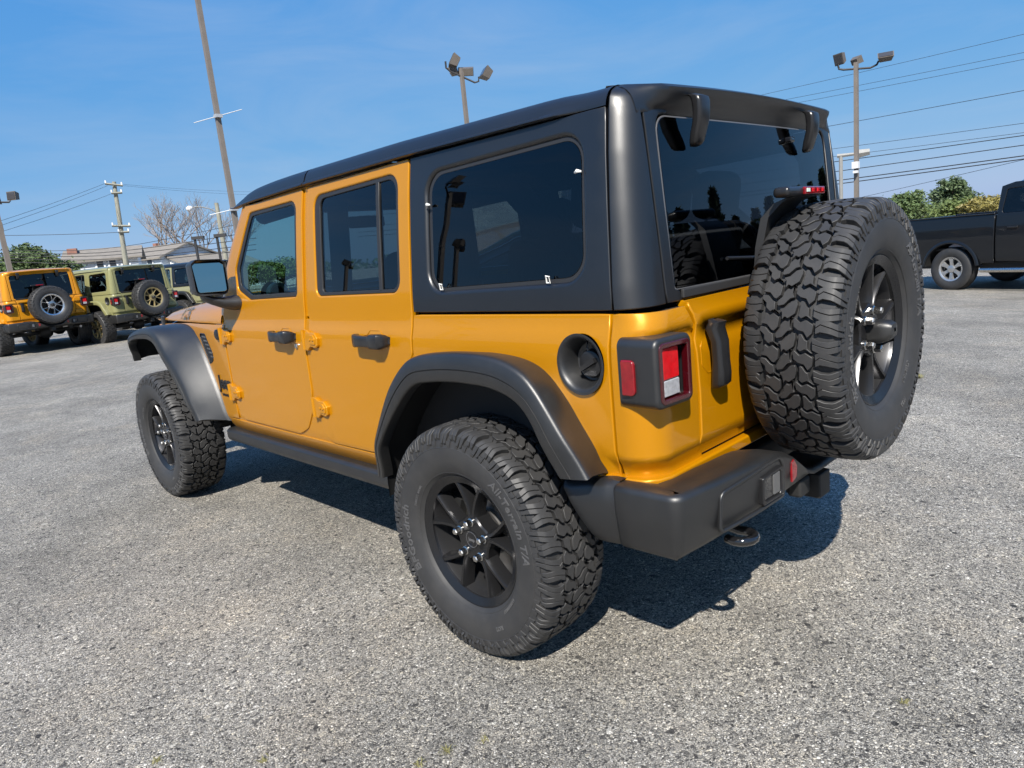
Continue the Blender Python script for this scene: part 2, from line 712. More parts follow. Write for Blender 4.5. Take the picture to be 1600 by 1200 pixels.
M['vent'] = mat('vent_mesh', (0.16, 0.16, 0.16), 0.4, metal=0.5)
M['hub'] = mat('hub_badge', (0.10, 0.10, 0.105), 0.3)
M['decal'] = mat('black_decal', (0.012, 0.012, 0.013), 0.4)
M['decal_grey'] = mat('grey_decal', (0.10, 0.085, 0.06), 0.5)

# ---------------------------------------------------------------- the lot
def smooth01(t):
    t = max(0.0, min(1.0, t))
    return t * t * (3 - 2 * t)


def gz(x, y):
    """height of the lot: level under the parked car, falling gently to the right, rising to the left"""
    s = 0.709 * x - 0.705 * y
    if s > 0:
        h = -0.30 * smooth01((s - 1.6) / 7.5)
    else:
        h = 0.14 * smooth01((-s - 2.5) / 9.0)
    return h


def asphalt():
    m, N, L, b = newmat('worn_asphalt')
    tc = N.new('ShaderNodeTexCoord')

    def vor(scale, feature='F1', rnd=1.0):
        v = N.new('ShaderNodeTexVoronoi')
        v.feature = feature
        v.inputs['Scale'].default_value = scale
        v.inputs['Randomness'].default_value = rnd
        L.new(tc.outputs['Object'], v.inputs['Vector'])
        return v

    def noi(scale, detail=5, rough=0.6):
        n = N.new('ShaderNodeTexNoise')
        n.inputs['Scale'].default_value = scale
        n.inputs['Detail'].default_value = detail
        n.inputs['Roughness'].default_value = rough
        L.new(tc.outputs['Object'], n.inputs['Vector'])
        return n

    def ramp(src, stops, inter='LINEAR'):
        r = N.new('ShaderNodeValToRGB')
        r.color_ramp.interpolation = inter
        e = r.color_ramp.elements
        while len(e) > 1:
            e.remove(e[-1])
        e[0].position, e[0].color = stops[0][0], (*stops[0][1], 1)
        for p, c in stops[1:]:
            q = e.new(p)
            q.color = (*c, 1)
        L.new(src, r.inputs['Fac'])
        return r.outputs['Color']

    def mix(f, a, c, bt='MIX'):
        x = N.new('ShaderNodeMix')
        x.data_type = 'RGBA'
        x.blend_type = bt
        if isinstance(f, (int, float)):
            x.inputs['Factor'].default_value = f
        else:
            L.new(f, x.inputs['Factor'])
        for i, s in (('A', a), ('B', c)):
            if isinstance(s, tuple):
                x.inputs[i].default_value = (*s, 1)
            else:
                L.new(s, x.inputs[i])
        return x.outputs['Result']

    def mrange(src, a, c, d=0.0, e=1.0):
        x = N.new('ShaderNodeMapRange')
        x.inputs['From Min'].default_value = a
        x.inputs['From Max'].default_value = c
        x.inputs['To Min'].default_value = d
        x.inputs['To Max'].default_value = e
        L.new(src, x.inputs['Value'])
        return x.outputs['Result']

    stones = [(0.0, (0.035, 0.034, 0.035)), (0.10, (0.075, 0.073, 0.072)), (0.24, (0.15, 0.147, 0.14)),
              (0.45, (0.225, 0.218, 0.205)), (0.66, (0.27, 0.258, 0.235)), (0.80, (0.31, 0.305, 0.295)),
              (0.90, (0.36, 0.335, 0.285)), (0.965, (0.43, 0.42, 0.395)), (1.0, (0.50, 0.49, 0.47))]
    va, vb, vc = vor(235), vor(140), vor(66)

    def chan(v):
        s = N.new('ShaderNodeSeparateColor')
        L.new(v.outputs['Color'], s.inputs['Color'])
        return s.outputs['Red'], s.outputs['Green']
    ca = ramp(chan(va)[0], stones)
    cb = ramp(chan(vb)[0], stones)
    cc = ramp(chan(vc)[0], stones)
    selb = mrange(chan(vb)[1], 0.52, 0.56)
    selc = mrange(chan(vc)[1], 0.91, 0.92)
    col = mix(selb, ca, cb)
    col = mix(selc, col, cc)
    # bitumen in the joints
    ea, eb = vor(235, 'DISTANCE_TO_EDGE'), vor(140, 'DISTANCE_TO_EDGE')
    ja = mrange(ea.outputs['Distance'], 0.02, 0.16, 0.28, 1.0)
    jb = mrange(eb.outputs['Distance'], 0.02, 0.14, 0.28, 1.0)
    j = N.new('ShaderNodeMix')
    j.data_type = 'FLOAT'
    L.new(selb, j.inputs['Factor'])
    L.new(ja, j.inputs['A'])
    L.new(jb, j.inputs['B'])
    col = mix(1.0, col, j.outputs['Result'], 'MULTIPLY')
    # pits where stones have come out
    pit = mrange(noi(85, 3, 0.5).outputs['Fac'], 0.32, 0.38, 0.30, 1.0)
    col = mix(1.0, col, pit, 'MULTIPLY')
    # broad wear: pale worn lanes, darker tarry patches, faint brown dirt
    wear = mrange(noi(0.55, 6, 0.62).outputs['Fac'], 0.32, 0.68, 0.74, 1.22)
    col = mix(1.0, col, wear, 'MULTIPLY')
    blotch = mrange(noi(3.2, 7, 0.72).outputs['Fac'], 0.30, 0.70, 0.78, 1.20)
    col = mix(1.0, col, blotch, 'MULTIPLY')
    dirt = mrange(noi(1.6, 8, 0.7).outputs['Fac'], 0.50, 0.72, 0.0, 0.45)
    col = mix(dirt, col, mix(1.0, col, (1.12, 1.0, 0.84), 'MULTIPLY'))
    oil = mrange(noi(0.9, 5, 0.6).outputs['Fac'], 0.66, 0.74, 1.0, 0.62)
    col = mix(1.0, col, oil, 'MULTIPLY')
    col = mix(1.0, col, (1.76, 1.70, 1.585), 'MULTIPLY')
    L.new(col, b.inputs['Base Color'])
    b.inputs['Roughness'].default_value = 0.82
    b.inputs['Specular IOR Level'].default_value = 0.35
    # relief
    hsum = N.new('ShaderNodeMath')
    hsum.operation = 'ADD'
    h1 = mrange(ea.outputs['Distance'], 0.0, 0.30, 0.0, 0.6)
    h2 = mrange(eb.outputs['Distance'], 0.0, 0.35, 0.0, 1.0)
    L.new(h1, hsum.inputs[0])
    L.new(h2, hsum.inputs[1])
    h3 = N.new('ShaderNodeMath')
    h3.operation = 'MULTIPLY_ADD'
    L.new(chan(vb)[1], h3.inputs[0])
    h3.inputs[1].default_value = 0.8
    L.new(hsum.outputs[0], h3.inputs[2])
    h4 = N.new('ShaderNodeMath')
    h4.operation = 'MULTIPLY_ADD'
    L.new(pit, h4.inputs[0])
    h4.inputs[1].default_value = 1.4
    L.new(h3.outputs[0], h4.inputs[2])
    bp = N.new('ShaderNodeBump')
    bp.inputs['Strength'].default_value = 0.9
    bp.inputs['Distance'].default_value = 0.0030
    L.new(h4.outputs[0], bp.inputs['Height'])
    L.new(bp.outputs['Normal'], b.inputs['Normal'])
    return m


M['asphalt'] = asphalt()
gx = sorted(set([round(v, 3) for v in list(np.linspace(-8, 22, 76)) + [-600, -300, -150, -80, -50, -30, -20, -14, -10, 26, 32, 40, 60, 90, 150, 300, 600]]))
gy = sorted(set([round(v, 3) for v in list(np.linspace(-10, 24, 86)) + [-600, -300, -150, -80, -50, -30, -20, -14, 28, 34, 42, 60, 90, 150, 300, 600]]))
gv = [(x, y, gz(x, y)) for y in gy for x in gx]
nx = len(gx)
gf = [(j * nx + i, j * nx + i + 1, (j + 1) * nx + i + 1, (j + 1) * nx + i) for j in range(len(gy) - 1) for i in range(nx - 1)]
tag(mesh_obj('ground', gv, gf, M['asphalt']), kind='structure')

# ---------------------------------------------------------------- wheels
TYRE_R = 0.4095


def tread_point(u, w, h):
    """u: metres round the tyre; w: metres across, past the shoulder it turns down the sidewall; h: height above the base"""
    s = 1 if w >= 0 else -1
    a = abs(w)
    stations = [(0.0, 0.0, 0.3945), (0.075, 0.075, 0.3928), (0.112, 0.112, 0.3875), (0.130, 0.1265, 0.3810), (0.150, 0.1345, 0.3620), (0.185, 0.1400, 0.3280)]
    x = np.interp(a, [q[0] for q in stations], [q[1] for q in stations])
    r = np.interp(a, [q[0] for q in stations], [q[2] for q in stations])
    e = 0.004
    x2 = np.interp(a + e, [q[0] for q in stations], [q[1] for q in stations])
    r2 = np.interp(a + e, [q[0] for q in stations], [q[2] for q in stations])
    x1 = np.interp(max(a - e, 0), [q[0] for q in stations], [q[1] for q in stations])
    r1 = np.interp(max(a - e, 0), [q[0] for q in stations], [q[2] for q in stations])
    tx, tr = x2 - x1, r2 - r1
    l = math.hypot(tx, tr)
    nx_, nr = -tr / l, tx / l
    x, r = x + nx_ * h, r + nr * h
    th = u / 0.40
    return (s * x, -r * math.sin(th), r * math.cos(th))


def make_tyre_mesh():
    mb = MB()
    prof = [(-0.100, 0.222), (-0.108, 0.2335), (-0.117, 0.240), (-0.129, 0.256), (-0.1370, 0.282), (-0.1405, 0.310), (-0.1402, 0.331),
            (-0.1385, 0.340), (-0.1360, 0.355), (-0.131, 0.370), (-0.123, 0.385), (-0.112, 0.3865), (-0.075, 0.3920), (0, 0.3937)]
    full = prof + [(-h, r) for h, r in prof[-2::-1]]
    mb.lathe(full, 'x', 96)
    # raised rings on the sidewall
    for r0 in (0.2485, 0.3385):
        for s in (-1, 1):
            xs = np.interp(r0, [p[1] for p in prof[:9]], [p[0] for p in prof[:9]])
            mb.lathe([(s * xs, r0 - 0.0022), (s * (xs - 0.0014), r0), (s * xs, r0 + 0.0022)], 'x', 96)
    NP = 28
    C = 2 * PI * 0.40
    P = C / NP
    rnd = random.Random(3)

    def block(poly, gaps, h, bev=0.0009):
        if area2(poly) < 0:
            poly = poly[::-1]
            gaps = gaps[::-1][1:] + gaps[::-1][:1]
        pp, gg = [], []
        for q, g_ in zip(poly, gaps):
            if pp and math.hypot(q[0] - pp[-1][0], q[1] - pp[-1][1]) < .005:
                gg[-1] = g_
                continue
            pp.append(q)
            gg.append(g_)
        L = inset(pp, gg)
        if area2(L) < 2e-5:
            return
        L = clean(rounded(L, .0022, 1), 4e-4)
        L2 = inset(L, bev)
        n = len(L)
        vs = [tread_point(u, w, 0.0) for u, w in L] + [tread_point(u, w, h - bev) for u, w in L] + [tread_point(u, w, h) for u, w in L2]
        fs = []
        for i in range(n):
            j = (i + 1) % n
            fs += [(i, j, n + j, n + i), (n + i, n + j, 2 * n + j, 2 * n + i)]
        fs.append(tuple(range(2 * n, 3 * n)))
        mb.add(vs, fs)

    # three centre columns of interlocking blocks
    def zig(c, amp, ph):
        pat = [(0.0, -0.9), (0.13, 0.9), (0.42, 1.0), (0.55, -0.7), (0.80, -1.0)]
        return lambda u: c + amp * np.interp(((u / P) + ph) % 1.0, [q[0] for q in pat] + [1.0], [q[1] for q in pat] + [-0.9])
    bounds = [(-0.072, 0.007, 0.0), (-0.025, 0.008, 0.37), (0.024, 0.008, 0.81), (0.072, 0.007, 0.5)]
    fn = [zig(*b) for b in bounds]
    brk = [0.0, 0.13, 0.42, 0.55, 0.80]
    for c in range(3):
        fl, fr = fn[c], fn[c + 1]
        pl_, pr_ = bounds[c][2], bounds[c + 1][2]
        rows = []
        for i in range(NP):
            base = i * P + (0.0, 0.5, 0.22)[c] * P
            sl = (0.26, -0.30, 0.26)[c] * P
            for off, g, bent in ((0.0, 0.0046, 0.13), (0.50, 0.0042, -0.12)):
                rows.append((base + off * P, sl, g, bent))
        m = len(rows)

        def rowpts(k):
            u0, sl, g, bent = rows[k % m]
            u0 += C * (k // m)
            ul, ur = u0 - sl / 2, u0 + sl / 2
            return [(ul, fl(ul)), (u0 - sl * 0.10 + bent * P * 0.5, 0.62 * fl(u0) + 0.38 * fr(u0)),
                    (u0 + sl * 0.10 - bent * P * 0.5, 0.38 * fl(u0) + 0.62 * fr(u0)), (ur, fr(ur))], g
        for k in range(m):
            A, ga = rowpts(k)
            B, gb = rowpts(k + 1)

            def between(f, ph, ua, ub):
                out = []
                n0 = math.floor(ua / P) - 1
                for q in range(n0, n0 + 4):
                    for t in brk:
                        u = (q + t - ph) * P
                        if ua + 0.004 < u < ub - 0.004:
                            out.append((u, f(u)))
                return sorted(out)
            right = between(fr, pr_, A[-1][0], B[-1][0])
            left = between(fl, pl_, A[0][0], B[0][0])[::-1]
            poly = A + right + B[::-1] + left
            gaps = [ga] * 3 + [0.0044] * (len(right) + 1) + [gb] * 3 + [0.0044] * (len(left) + 1)
            block(poly, gaps, 0.0155)
    # shoulder blocks that wrap over onto the sidewall
    for side in (-1, 1):
        f = fn[0] if side < 0 else fn[3]
        for i in range(NP * 2):
            odd = i % 2
            u0 = i * P / 2 + (0.25 * P if side > 0 else 0.0)
            u1 = u0 + P / 2
            wend = 0.164 if odd else 0.149
            for half in (0, 1):
                ws = [0.0765 + (0.004 if odd else -0.002), 0.092, 0.111, 0.118, 0.131, wend - 0.006, wend]
                rows = []
                for k, w in enumerate(ws):
                    t = (w - 0.0765) / 0.08
                    jog = (0.0, 0.007, 0.006, 0.004, -0.001, -0.003, -0.004)[k] * (1 if odd else -1)
                    sk = 0.012 * t * side
                    g = 0.0050
                    a = u0 + jog + sk + (g if half in (0, 2) else P / 4 + 0.0006 + (0.003 if k == 1 else 0))
                    b = u1 + jog + sk - (g if half in (1, 2) else P / 4 + 0.0006 - (0.003 if k == 1 else 0))
                    if k >= 5:
                        a += 0.003
                        b -= 0.003
                    hh = (0.0155, 0.0158, 0.0160, 0.0150, 0.011, 0.0075, 0.0)[k]
                    rows.append([tread_point(a, side * w, 0), tread_point(a + 0.0002, side * w, max(hh - 0.0014, 0)), tread_point(a + 0.0014, side * w, hh),
                                 tread_point(b - 0.0014, side * w, hh), tread_point(b - 0.0002, side * w, max(hh - 0.0014, 0)), tread_point(b, side * w, 0)])
                vs = [q for rw in rows for q in rw]
                fs = []
                for k in range(len(rows) - 1):
                    for q in range(5):
                        fs.append((k * 6 + q, k * 6 + q + 1, (k + 1) * 6 + q + 1, (k + 1) * 6 + q))
                fs.append((0, 1, 2, 3, 4, 5))
                mb.add(vs, fs)
            # side biters between the blocks
            a, b = u0 - 0.010 + 0.012 * side, u0 + 0.014 + 0.012 * side
            rows = []
            for w, hh, sh in ((0.150, 0.004, 0.0), (0.160, 0.0045, 0.002), (0.170, 0.003, 0.005), (0.175, 0.0, 0.006)):
                rows.append([tread_point(a + sh, side * w, -0.001), tread_point(a + sh + 0.001, side * w, hh), tread_point(b - sh, side * w, hh), tread_point(b - sh + 0.001, side * w, -0.001)])
            vs = [q for rw in rows for q in rw]
            fs = [(k * 4 + q, k * 4 + q + 1, (k + 1) * 4 + q + 1, (k + 1) * 4 + q) for k in range(3) for q in range(3)] + [(0, 1, 2, 3)]
            mb.add(vs, fs)
    # moulded lettering, outer side only
    words = []
    def letters(s, size, r0, mid_deg, bold=0.0, wide=1.0, shear=0.0):
        v, f = text_mesh(s, size, 0.0018, bold, shear, 2)
        vs = []
        for x, y, z in v:
            th = math.radians(mid_deg) + x * wide / r0        # clockwise from the top seen from outside
            r = r0 + y
            xs = np.interp(r, [p[1] for p in prof[:9]], [p[0] for p in prof[:9]])
            vs.append((xs - 0.0004 - z, -r * math.sin(th), r * math.cos(th)))
        w_ = MB()
        w_.add(vs, f)
        words.append(w_.build('tyre_lettering', M['letter'], None, False))
    letters('BFGoodrich', 0.047, 0.308, 262, 0.0006, 1.12)
    letters('All-Terrain T/A', 0.042, 0.308, 62, 0.0006, 1.10, 0.15)
    letters('LT285/70R17', 0.015, 0.262, 130)
    letters('TUBELESS  RADIAL', 0.012, 0.262, 300)
    letters('KO2', 0.020, 0.300, 150, 0.0003)
    return [mb.build('tyre', M['rubber'], None, True, 28)] + words


def make_rim(style='y'):
    """rim mesh, axis along x, outside towards -x"""
    mb = MB()
    mb.lathe([(-0.098, 0.205), (-0.104, 0.2165), (-0.1105, 0.2275), (-0.1125, 0.2315), (-0.1120, 0.2345), (-0.107, 0.2365), (-0.098, 0.231)], 'x', 80)
    mb.lathe([(-0.104, 0.2165), (-0.096, 0.2130), (-0.086, 0.2095)], 'x', 80)
    return mb


def spoke_y(mb, n=5, rot=0.0):
    """twin spokes in pairs, meeting a star-shaped hub"""
    def P(r, th, x):
        return (x, -r * math.sin(th), r * math.cos(th))
    for k in range(n):
        for s in (-1, 1):
            c = rot + 2 * PI * k / n
            # centre line: from the hub out to the rim, the two of a pair spreading apart
            st = [(0.052, 0.13, 0.0155, -0.0900), (0.080, 0.105, 0.0130, -0.0885), (0.108, 0.118, 0.0108, -0.0890), (0.150, 0.195, 0.0100, -0.0915),
                  (0.185, 0.255, 0.0108, -0.0945), (0.2125, 0.290, 0.0140, -0.0975)]
            secs = []
            for r, off, hw, x in st:
                th = c + s * off
                d = hw / r
                secs.append([P(r, th - d * 1.35, x + 0.048), P(r, th - d * 1.08, x + 0.014), P(r, th - d * 0.45, x), P(r, th + d * 0.45, x), P(r, th + d * 1.08, x + 0.014), P(r, th + d * 1.35, x + 0.048)])
            vs = [q for sc_ in secs for q in sc_]
            fs = []
            for i in range(len(secs) - 1):
                for q in range(6):
                    fs.append((i * 6 + q, i * 6 + (q + 1) % 6, (i + 1) * 6 + (q + 1) % 6, (i + 1) * 6 + q))
            fs += [(0, 1, 2, 3, 4, 5), tuple(range(len(vs) - 1, len(vs) - 7, -1))]
            mb.add(vs, fs)
    # hub: a scalloped star with lug seats
    m = 100
    rows = []
    for rr, x in ((0.0, -0.0900), (0.030, -0.0900), (0.034, -0.0895), (0.060, -0.0890), (0.078, -0.0875), (0.084, -0.082), (0.088, -0.03)):
        row = []
        for k in range(m):
            a = 2 * PI * k / m
            sc_ = 1.0 + 0.10 * math.cos(n * (a - rot)) * (rr / 0.088) ** 2
            row.append(P(max(rr, 0.0004) * sc_, a, x))
        rows.append(row)
    vs = [q for rw in rows for q in rw]
    fs = [(i * m + k, i * m + (k + 1) % m, (i + 1) * m + (k + 1) % m, (i + 1) * m + k) for i in range(len(rows) - 1) for k in range(m)]
    mb.add(vs, fs)


def make_wheel(name, tyre_src, rot, parent, loc, rz, lugs=True, brake=True):
    rm = make_rim()
    spoke_y(rm, 5, rot)
    rim = rm.build(name, M['rim'], parent, True, 32)
    rim.location = loc
    rim.rotation_euler = (0, 0, rz)
    bl = MB()
    bl.lathe([(-0.088, 0.2105), (-0.080, 0.2080), (-0.050, 0.2040), (0.02, 0.196), (0.10, 0.206), (0.112, 0.233)], 'x', 80)
    bl.build('rim_barrel', M['barrel'], rim, True, 40)
    for src in tyre_src:
        t = src.copy()
        COL.objects.link(t)
        t.parent = rim
    for k in range(5):
        a = rot + 2 * PI * k / 5
        cy, cz = -0.0635 * math.sin(a), 0.0635 * math.cos(a)
        mb = MB()
        for h0, h1, r0 in ((-0.088, -0.118, 0.0112),):
            mb.lathe([(h0, 0.0150), (h0 - 0.006, 0.0150), (h0 - 0.008, 0.0118)], 'x', 18, (0, cy, cz))
            mb.lathe([(h0 - 0.004, 0.0122), (h1 + 0.003, 0.0120), (h1, 0.0095), (h1 - 0.0008, 0.0001)], 'x', 6, (0, cy, cz))
        mb.build('lug_nut', M['steel'], rim, True, 30)
    cb = MB()
    cb.lathe([(-0.088, 0.031), (-0.0925, 0.0305), (-0.0932, 0.0285), (-0.0932, 0.0001)], 'x', 32)
    cap = cb.build('centre_cap', M['rim'], rim, True, 30)
    rg = MB()
    rg.lathe([(-0.0930, 0.0285), (-0.0938, 0.0275), (-0.0930, 0.0262)], 'x', 32)
    v, f = text_mesh('Jeep', 0.018, 0.0004, 0.0003)
    rg.add([(-0.0936 - z, -x, y) for x, y, z in v], f)
    rg.build('hub_badge', M['hub'], rim, True, 30)
    if brake:
        bd = MB()
        bd.lathe([(0.0, 0.085), (0.0, 0.165), (0.024, 0.165), (0.024, 0.085)], 'x', 48, closed=True)
        bd.lathe([(0.0, 0.085), (-0.02, 0.080), (-0.03, 0.05)], 'x', 32)
        bd.build('brake_disc', M['disc'], rim, True, 30)
        cl = MB()
        cl.box((0.004, 0.155, 0.05), (0.075, 0.06, 0.13), (0.3, 0, 0))
        cl.build('brake_caliper', M['chassis'], rim)
        st = MB()
        st.tube([(-0.085, -0.08, 0.185), (-0.10, -0.083, 0.193)], 0.004, 8)
        st.build('valve_stem', M['trim'], rim)
    return rim

# ---------------------------------------------------------------- the parked off-roader
# car space: +Y is forward, -X the left side, rear axle at Y = 0
_pz = [.44, .50, .53, .565, .60, .70, .90, 1.03, 1.075, 1.10, 1.125, 1.145, 1.175, 1.24, 1.45, 1.60, 1.72]
_px = [.735, .745, .765, .787, .796, .799, .800, .7995, .797, .792, .784, .779, .776, .7725, .748, .728, .7065]
_zz = np.linspace(.40, 1.76, 545)
_raw = np.interp(_zz, _pz, _px, left=.72, right=.701)
_k = np.hanning(13)
_k /= _k.sum()
_sm = np.convolve(np.r_[[_raw[0]] * 6, _raw, [_raw[-1]] * 6], _k, 'valid')
_roll_z = [1.700, 1.72, 1.733, 1.746, 1.757, 1.766, 1.773, 1.778, 1.7815, 1.784]
_roll_x = [.7100, .7065, .7035, .6985, .6905, .6800, .6670, .6520, .6350, .6150]
_rv = np.r_[0, np.cumsum(np.hypot(np.diff(_roll_z), np.diff(_roll_x)))] + 1.70
_yz = [.50, .58, .64, .70, .90, 1.05, 1.088, 1.105, 1.14, 1.165, 1.19, 1.22, 1.30, 1.50, 1.72, 1.85]
_yy = [-.702, -.703, -.703, -.704, -.703, -.699, -.685, -.703, -.700, -.690, -.672, -.658, -.650, -.636, -.618, -.610]
_yraw = np.interp(np.linspace(.40, 1.90, 601), _yz, _yy)
_ysm = np.convolve(np.r_[[_yraw[0]] * 3, _yraw, [_yraw[-1]] * 3], np.array([1, 2, 3, 4, 3, 2, 1]) / 16, 'valid')
RC = 0.095


def hwz(v):
    if v <= 1.70:
        return float(np.interp(v, _zz, _sm)), v
    return float(np.interp(v, _rv, _roll_x)), float(np.interp(v, _rv, _roll_z))


def y_rear(z):
    if z > 1.172:
        return -.664 + .084 * (z - 1.176)
    return float(np.interp(z, np.linspace(.40, 1.90, 601), _ysm))


def taper(y):
    return 0.12 * smooth01((y - 2.02) / 1.7) + 0.02 * max(0, y - 2.02) if y > 2.02 else 0.0


def body(a, v, d=0.0, tuck=.024):
    """left flank, rear corner and rear face unrolled: a runs backwards (= -y on the flank)"""
    hw, z = hwz(v)
    hw -= d
    yr = y_rear(z) + d
    roll = .8 * (.710 - hwz(v)[0]) if v > 1.70 else 0.0
    if tuck and z < .77:
        k = tuck * smooth01((.768 - z) / .055)
        yr += k
        hw -= k * smooth01((a - .48) / .09)
    r = RC - d * 0.5
    a0 = -(yr + r)
    if a <= a0:
        return (-(hw - taper(-a)), -a, z)
    t = (a - a0) / r
    if t < PI / 2:
        return (-(hw - r) - r * math.cos(t), yr + r - r * math.sin(t) + roll * math.sin(t) ** 2, z)
    return (-(hw - r) + (a - a0 - r * PI / 2), yr + roll, z)


def bd(d):
    return lambda a, v: body(a, v, d)


def a_rear(x, z):
    """the unrolled coordinate of a point x on the rear face"""
    hw, _ = hwz(z)
    return -(y_rear(z) + RC) + RC * PI / 2 + (x + hw - RC)


def yz(L):
    return [(-y, z) for y, z in L]


FD_OUT = rounded(yz([(1.118, 1.716), (1.703, 1.708), (1.905, 1.42), (1.985, 1.25), (2.012, 1.12), (2.008, .68), (1.985, .622), (1.93, .600), (1.33, .595), (1.235, .632), (1.165, .725), (1.142, .82), (1.142, 1.17)]),
                 [.012, .02, .1, .1, .08, .06, .05, .05, .08, .08, .08, .1, .3], 5)
FD_WIN = rounded(yz([(1.178, 1.674), (1.655, 1.668), (1.838, 1.400), (1.822, 1.298), (1.690, 1.246), (1.198, 1.252)]), [.05, .05, .06, .04, .06, .025], 5)
FD_GLS = rounded(yz([(1.200, 1.660), (1.640, 1.650), (1.806, 1.398), (1.795, 1.318), (1.675, 1.268), (1.214, 1.272)]), [.035, .04, .05, .03, .05, .015], 5)
RD_OUT = rounded(yz([(1.075, 1.716), (.336, 1.723), (.338, 1.02), (.42, .91), (.52, .72), (.56, .592), (1.02, .588), (1.085, .625), (1.104, .70), (1.104, 1.17)]),
                 [.012, .012, .05, .1, .1, .02, .08, .06, .05, .3], 5)
RD_WIN = rounded(yz([(1.018, 1.672), (.405, 1.683), (.405, 1.250), (1.022, 1.250)]), [.055, .06, .05, .035], 6)
RD_GLS = rounded(yz([(.975, 1.655), (.422, 1.667), (.422, 1.264), (.975, 1.264)]), [.035, .05, .035, .02], 6)
QW_OUT = rounded(yz([(.232, 1.652), (-.470, 1.668), (-.482, 1.262), (.228, 1.248)]), [.075, .075, .075, .075], 8)
QW_GLS = rounded(yz([(.212, 1.640), (-.462, 1.655), (-.472, 1.272), (.208, 1.258)]), [.065, .065, .065, .065], 8)


def arch_cut(P, c, d):
    """points of a wheel-arch curve moved towards the wheel centre by d"""
    out = []
    for y, z in P:
        v = np.array([c[0] - y, c[1] - z])
        v /= np.linalg.norm(v)
        out.append((y + v[0] * d, z + v[1] * d))
    return out


RF_BODY = spline([(.600, .545), (.565, .640), (.450, .850), (.345, .970), (.235, 1.025), (.10, 1.040), (-.05, 1.045), (-.15, 1.044), (-.257, 1.029), (-.334, .994), (-.404, .921), (-.452, .850), (-.502, .775), (-.530, .705)], 61)
RF_CREASE = spline([(.548, .545), (.533, .600), (.490, .700), (.365, .898), (.250, 1.005), (.160, 1.040), (.03, 1.056), (-.080, 1.060), (-.180, 1.056), (-.262, 1.042), (-.338, 1.010), (-.385, .968), (-.430, .908), (-.495, .812), (-.550, .722)], 61)
RF_LIP = spline([(.498, .545), (.478, .610), (.440, .700), (.319, .838), (.200, .935), (.10, .957), (.00, .965), (-.100, .965), (-.205, .958), (-.300, .930), (-.354, .882), (-.394, .806), (-.418, .757), (-.446, .712)], 61)
FF_BODY = spline([(3.50, .960), (3.40, 1.045), (3.20, 1.092), (3.00, 1.106), (2.80, 1.110), (2.66, 1.100), (2.54, 1.068), (2.43, 1.000), (2.318, .860), (2.240, .730), (2.177, .566)], 61)
FF_CREASE = spline([(3.345, .915), (3.300, 1.010), (3.225, 1.062), (3.05, 1.098), (2.90, 1.108), (2.80, 1.104), (2.715, 1.068), (2.612, .975), (2.480, .870), (2.385, .755), (2.300, .585)], 61)
FF_LIP = spline([(3.320, .880), (3.290, .975), (3.220, 1.022), (3.08, 1.038), (2.93, 1.042), (2.85, 1.036), (2.765, 1.008), (2.672, .920), (2.540, .806), (2.424, .676), (2.345, .572)], 61)


def flare(name, Bp, Cp, Lp, xo, mx, root, m):
    """body line, outer crease and lower lip -> moulded plastic arch"""
    curves = []
    n = len(Bp)

    def row(fn):
        curves.append([fn(i) for i in range(n)])
    bx = [body(-Bp[i][0], float(np.clip(Bp[i][1], .45, 1.6)))[0] for i in range(n)]

    def xo_(i):
        # the tips tuck in a little
        t = i / (n - 1)
        return xo + 0.030 * (smooth01((0.12 - t) / 0.12)) + 0.012 * smooth01((t - 0.9) / 0.1)

    def P(w, off_n=0.0, xf=None):
        def f(i):
            y = Bp[i][0] * (1 - w) + Cp[i][0] * w
            z = Bp[i][1] * (1 - w) + Cp[i][1] * w
            return (bx[i] * (1 - w) + xo_(i) * w + (xf or 0), y, z + off_n)
        return f

    def Q(w, xadd=0.0):
        def f(i):
            y = Cp[i][0] * (1 - w) + Lp[i][0] * w
            z = Cp[i][1] * (1 - w) + Lp[i][1] * w
            return (xo_(i) + xadd, y, z)
        return f
    row(lambda i: (bx[i] + 0.03, *Bp[i]))
    row(lambda i: (bx[i] - 0.002, *Bp[i]))
    row(P(0.15, 0.003))
    row(P(0.5, 0.006))
    row(P(0.78, 0.006))
    row(P(0.90, 0.004))
    row(P(0.965, 0.0015))
    row(Q(0.03, -0.002))
    row(Q(0.10, -0.006))
    row(Q(0.40, -0.011))
    row(Q(0.505, -0.012))
    row(Q(0.52, -0.0085))
    row(Q(0.545, -0.0080))
    row(Q(0.56, -0.011))
    row(Q(0.90, -0.012))
    row(Q(0.97, -0.008))
    row(Q(1.0, 0.0))
    row(Q(1.0, 0.035))
    row(lambda i: (xo + 0.040, Lp[i][0] * .88 + Bp[i][0] * .12, Lp[i][1] * .88 + Bp[i][1] * .12))
    row(lambda i: (bx[i] + 0.04, *(0.5 * (np.array(Lp[i]) + np.array(Bp[i])))))
    return loft(name, curves, m, root, closed=False, ends=True, sharp=50, mx=mx)


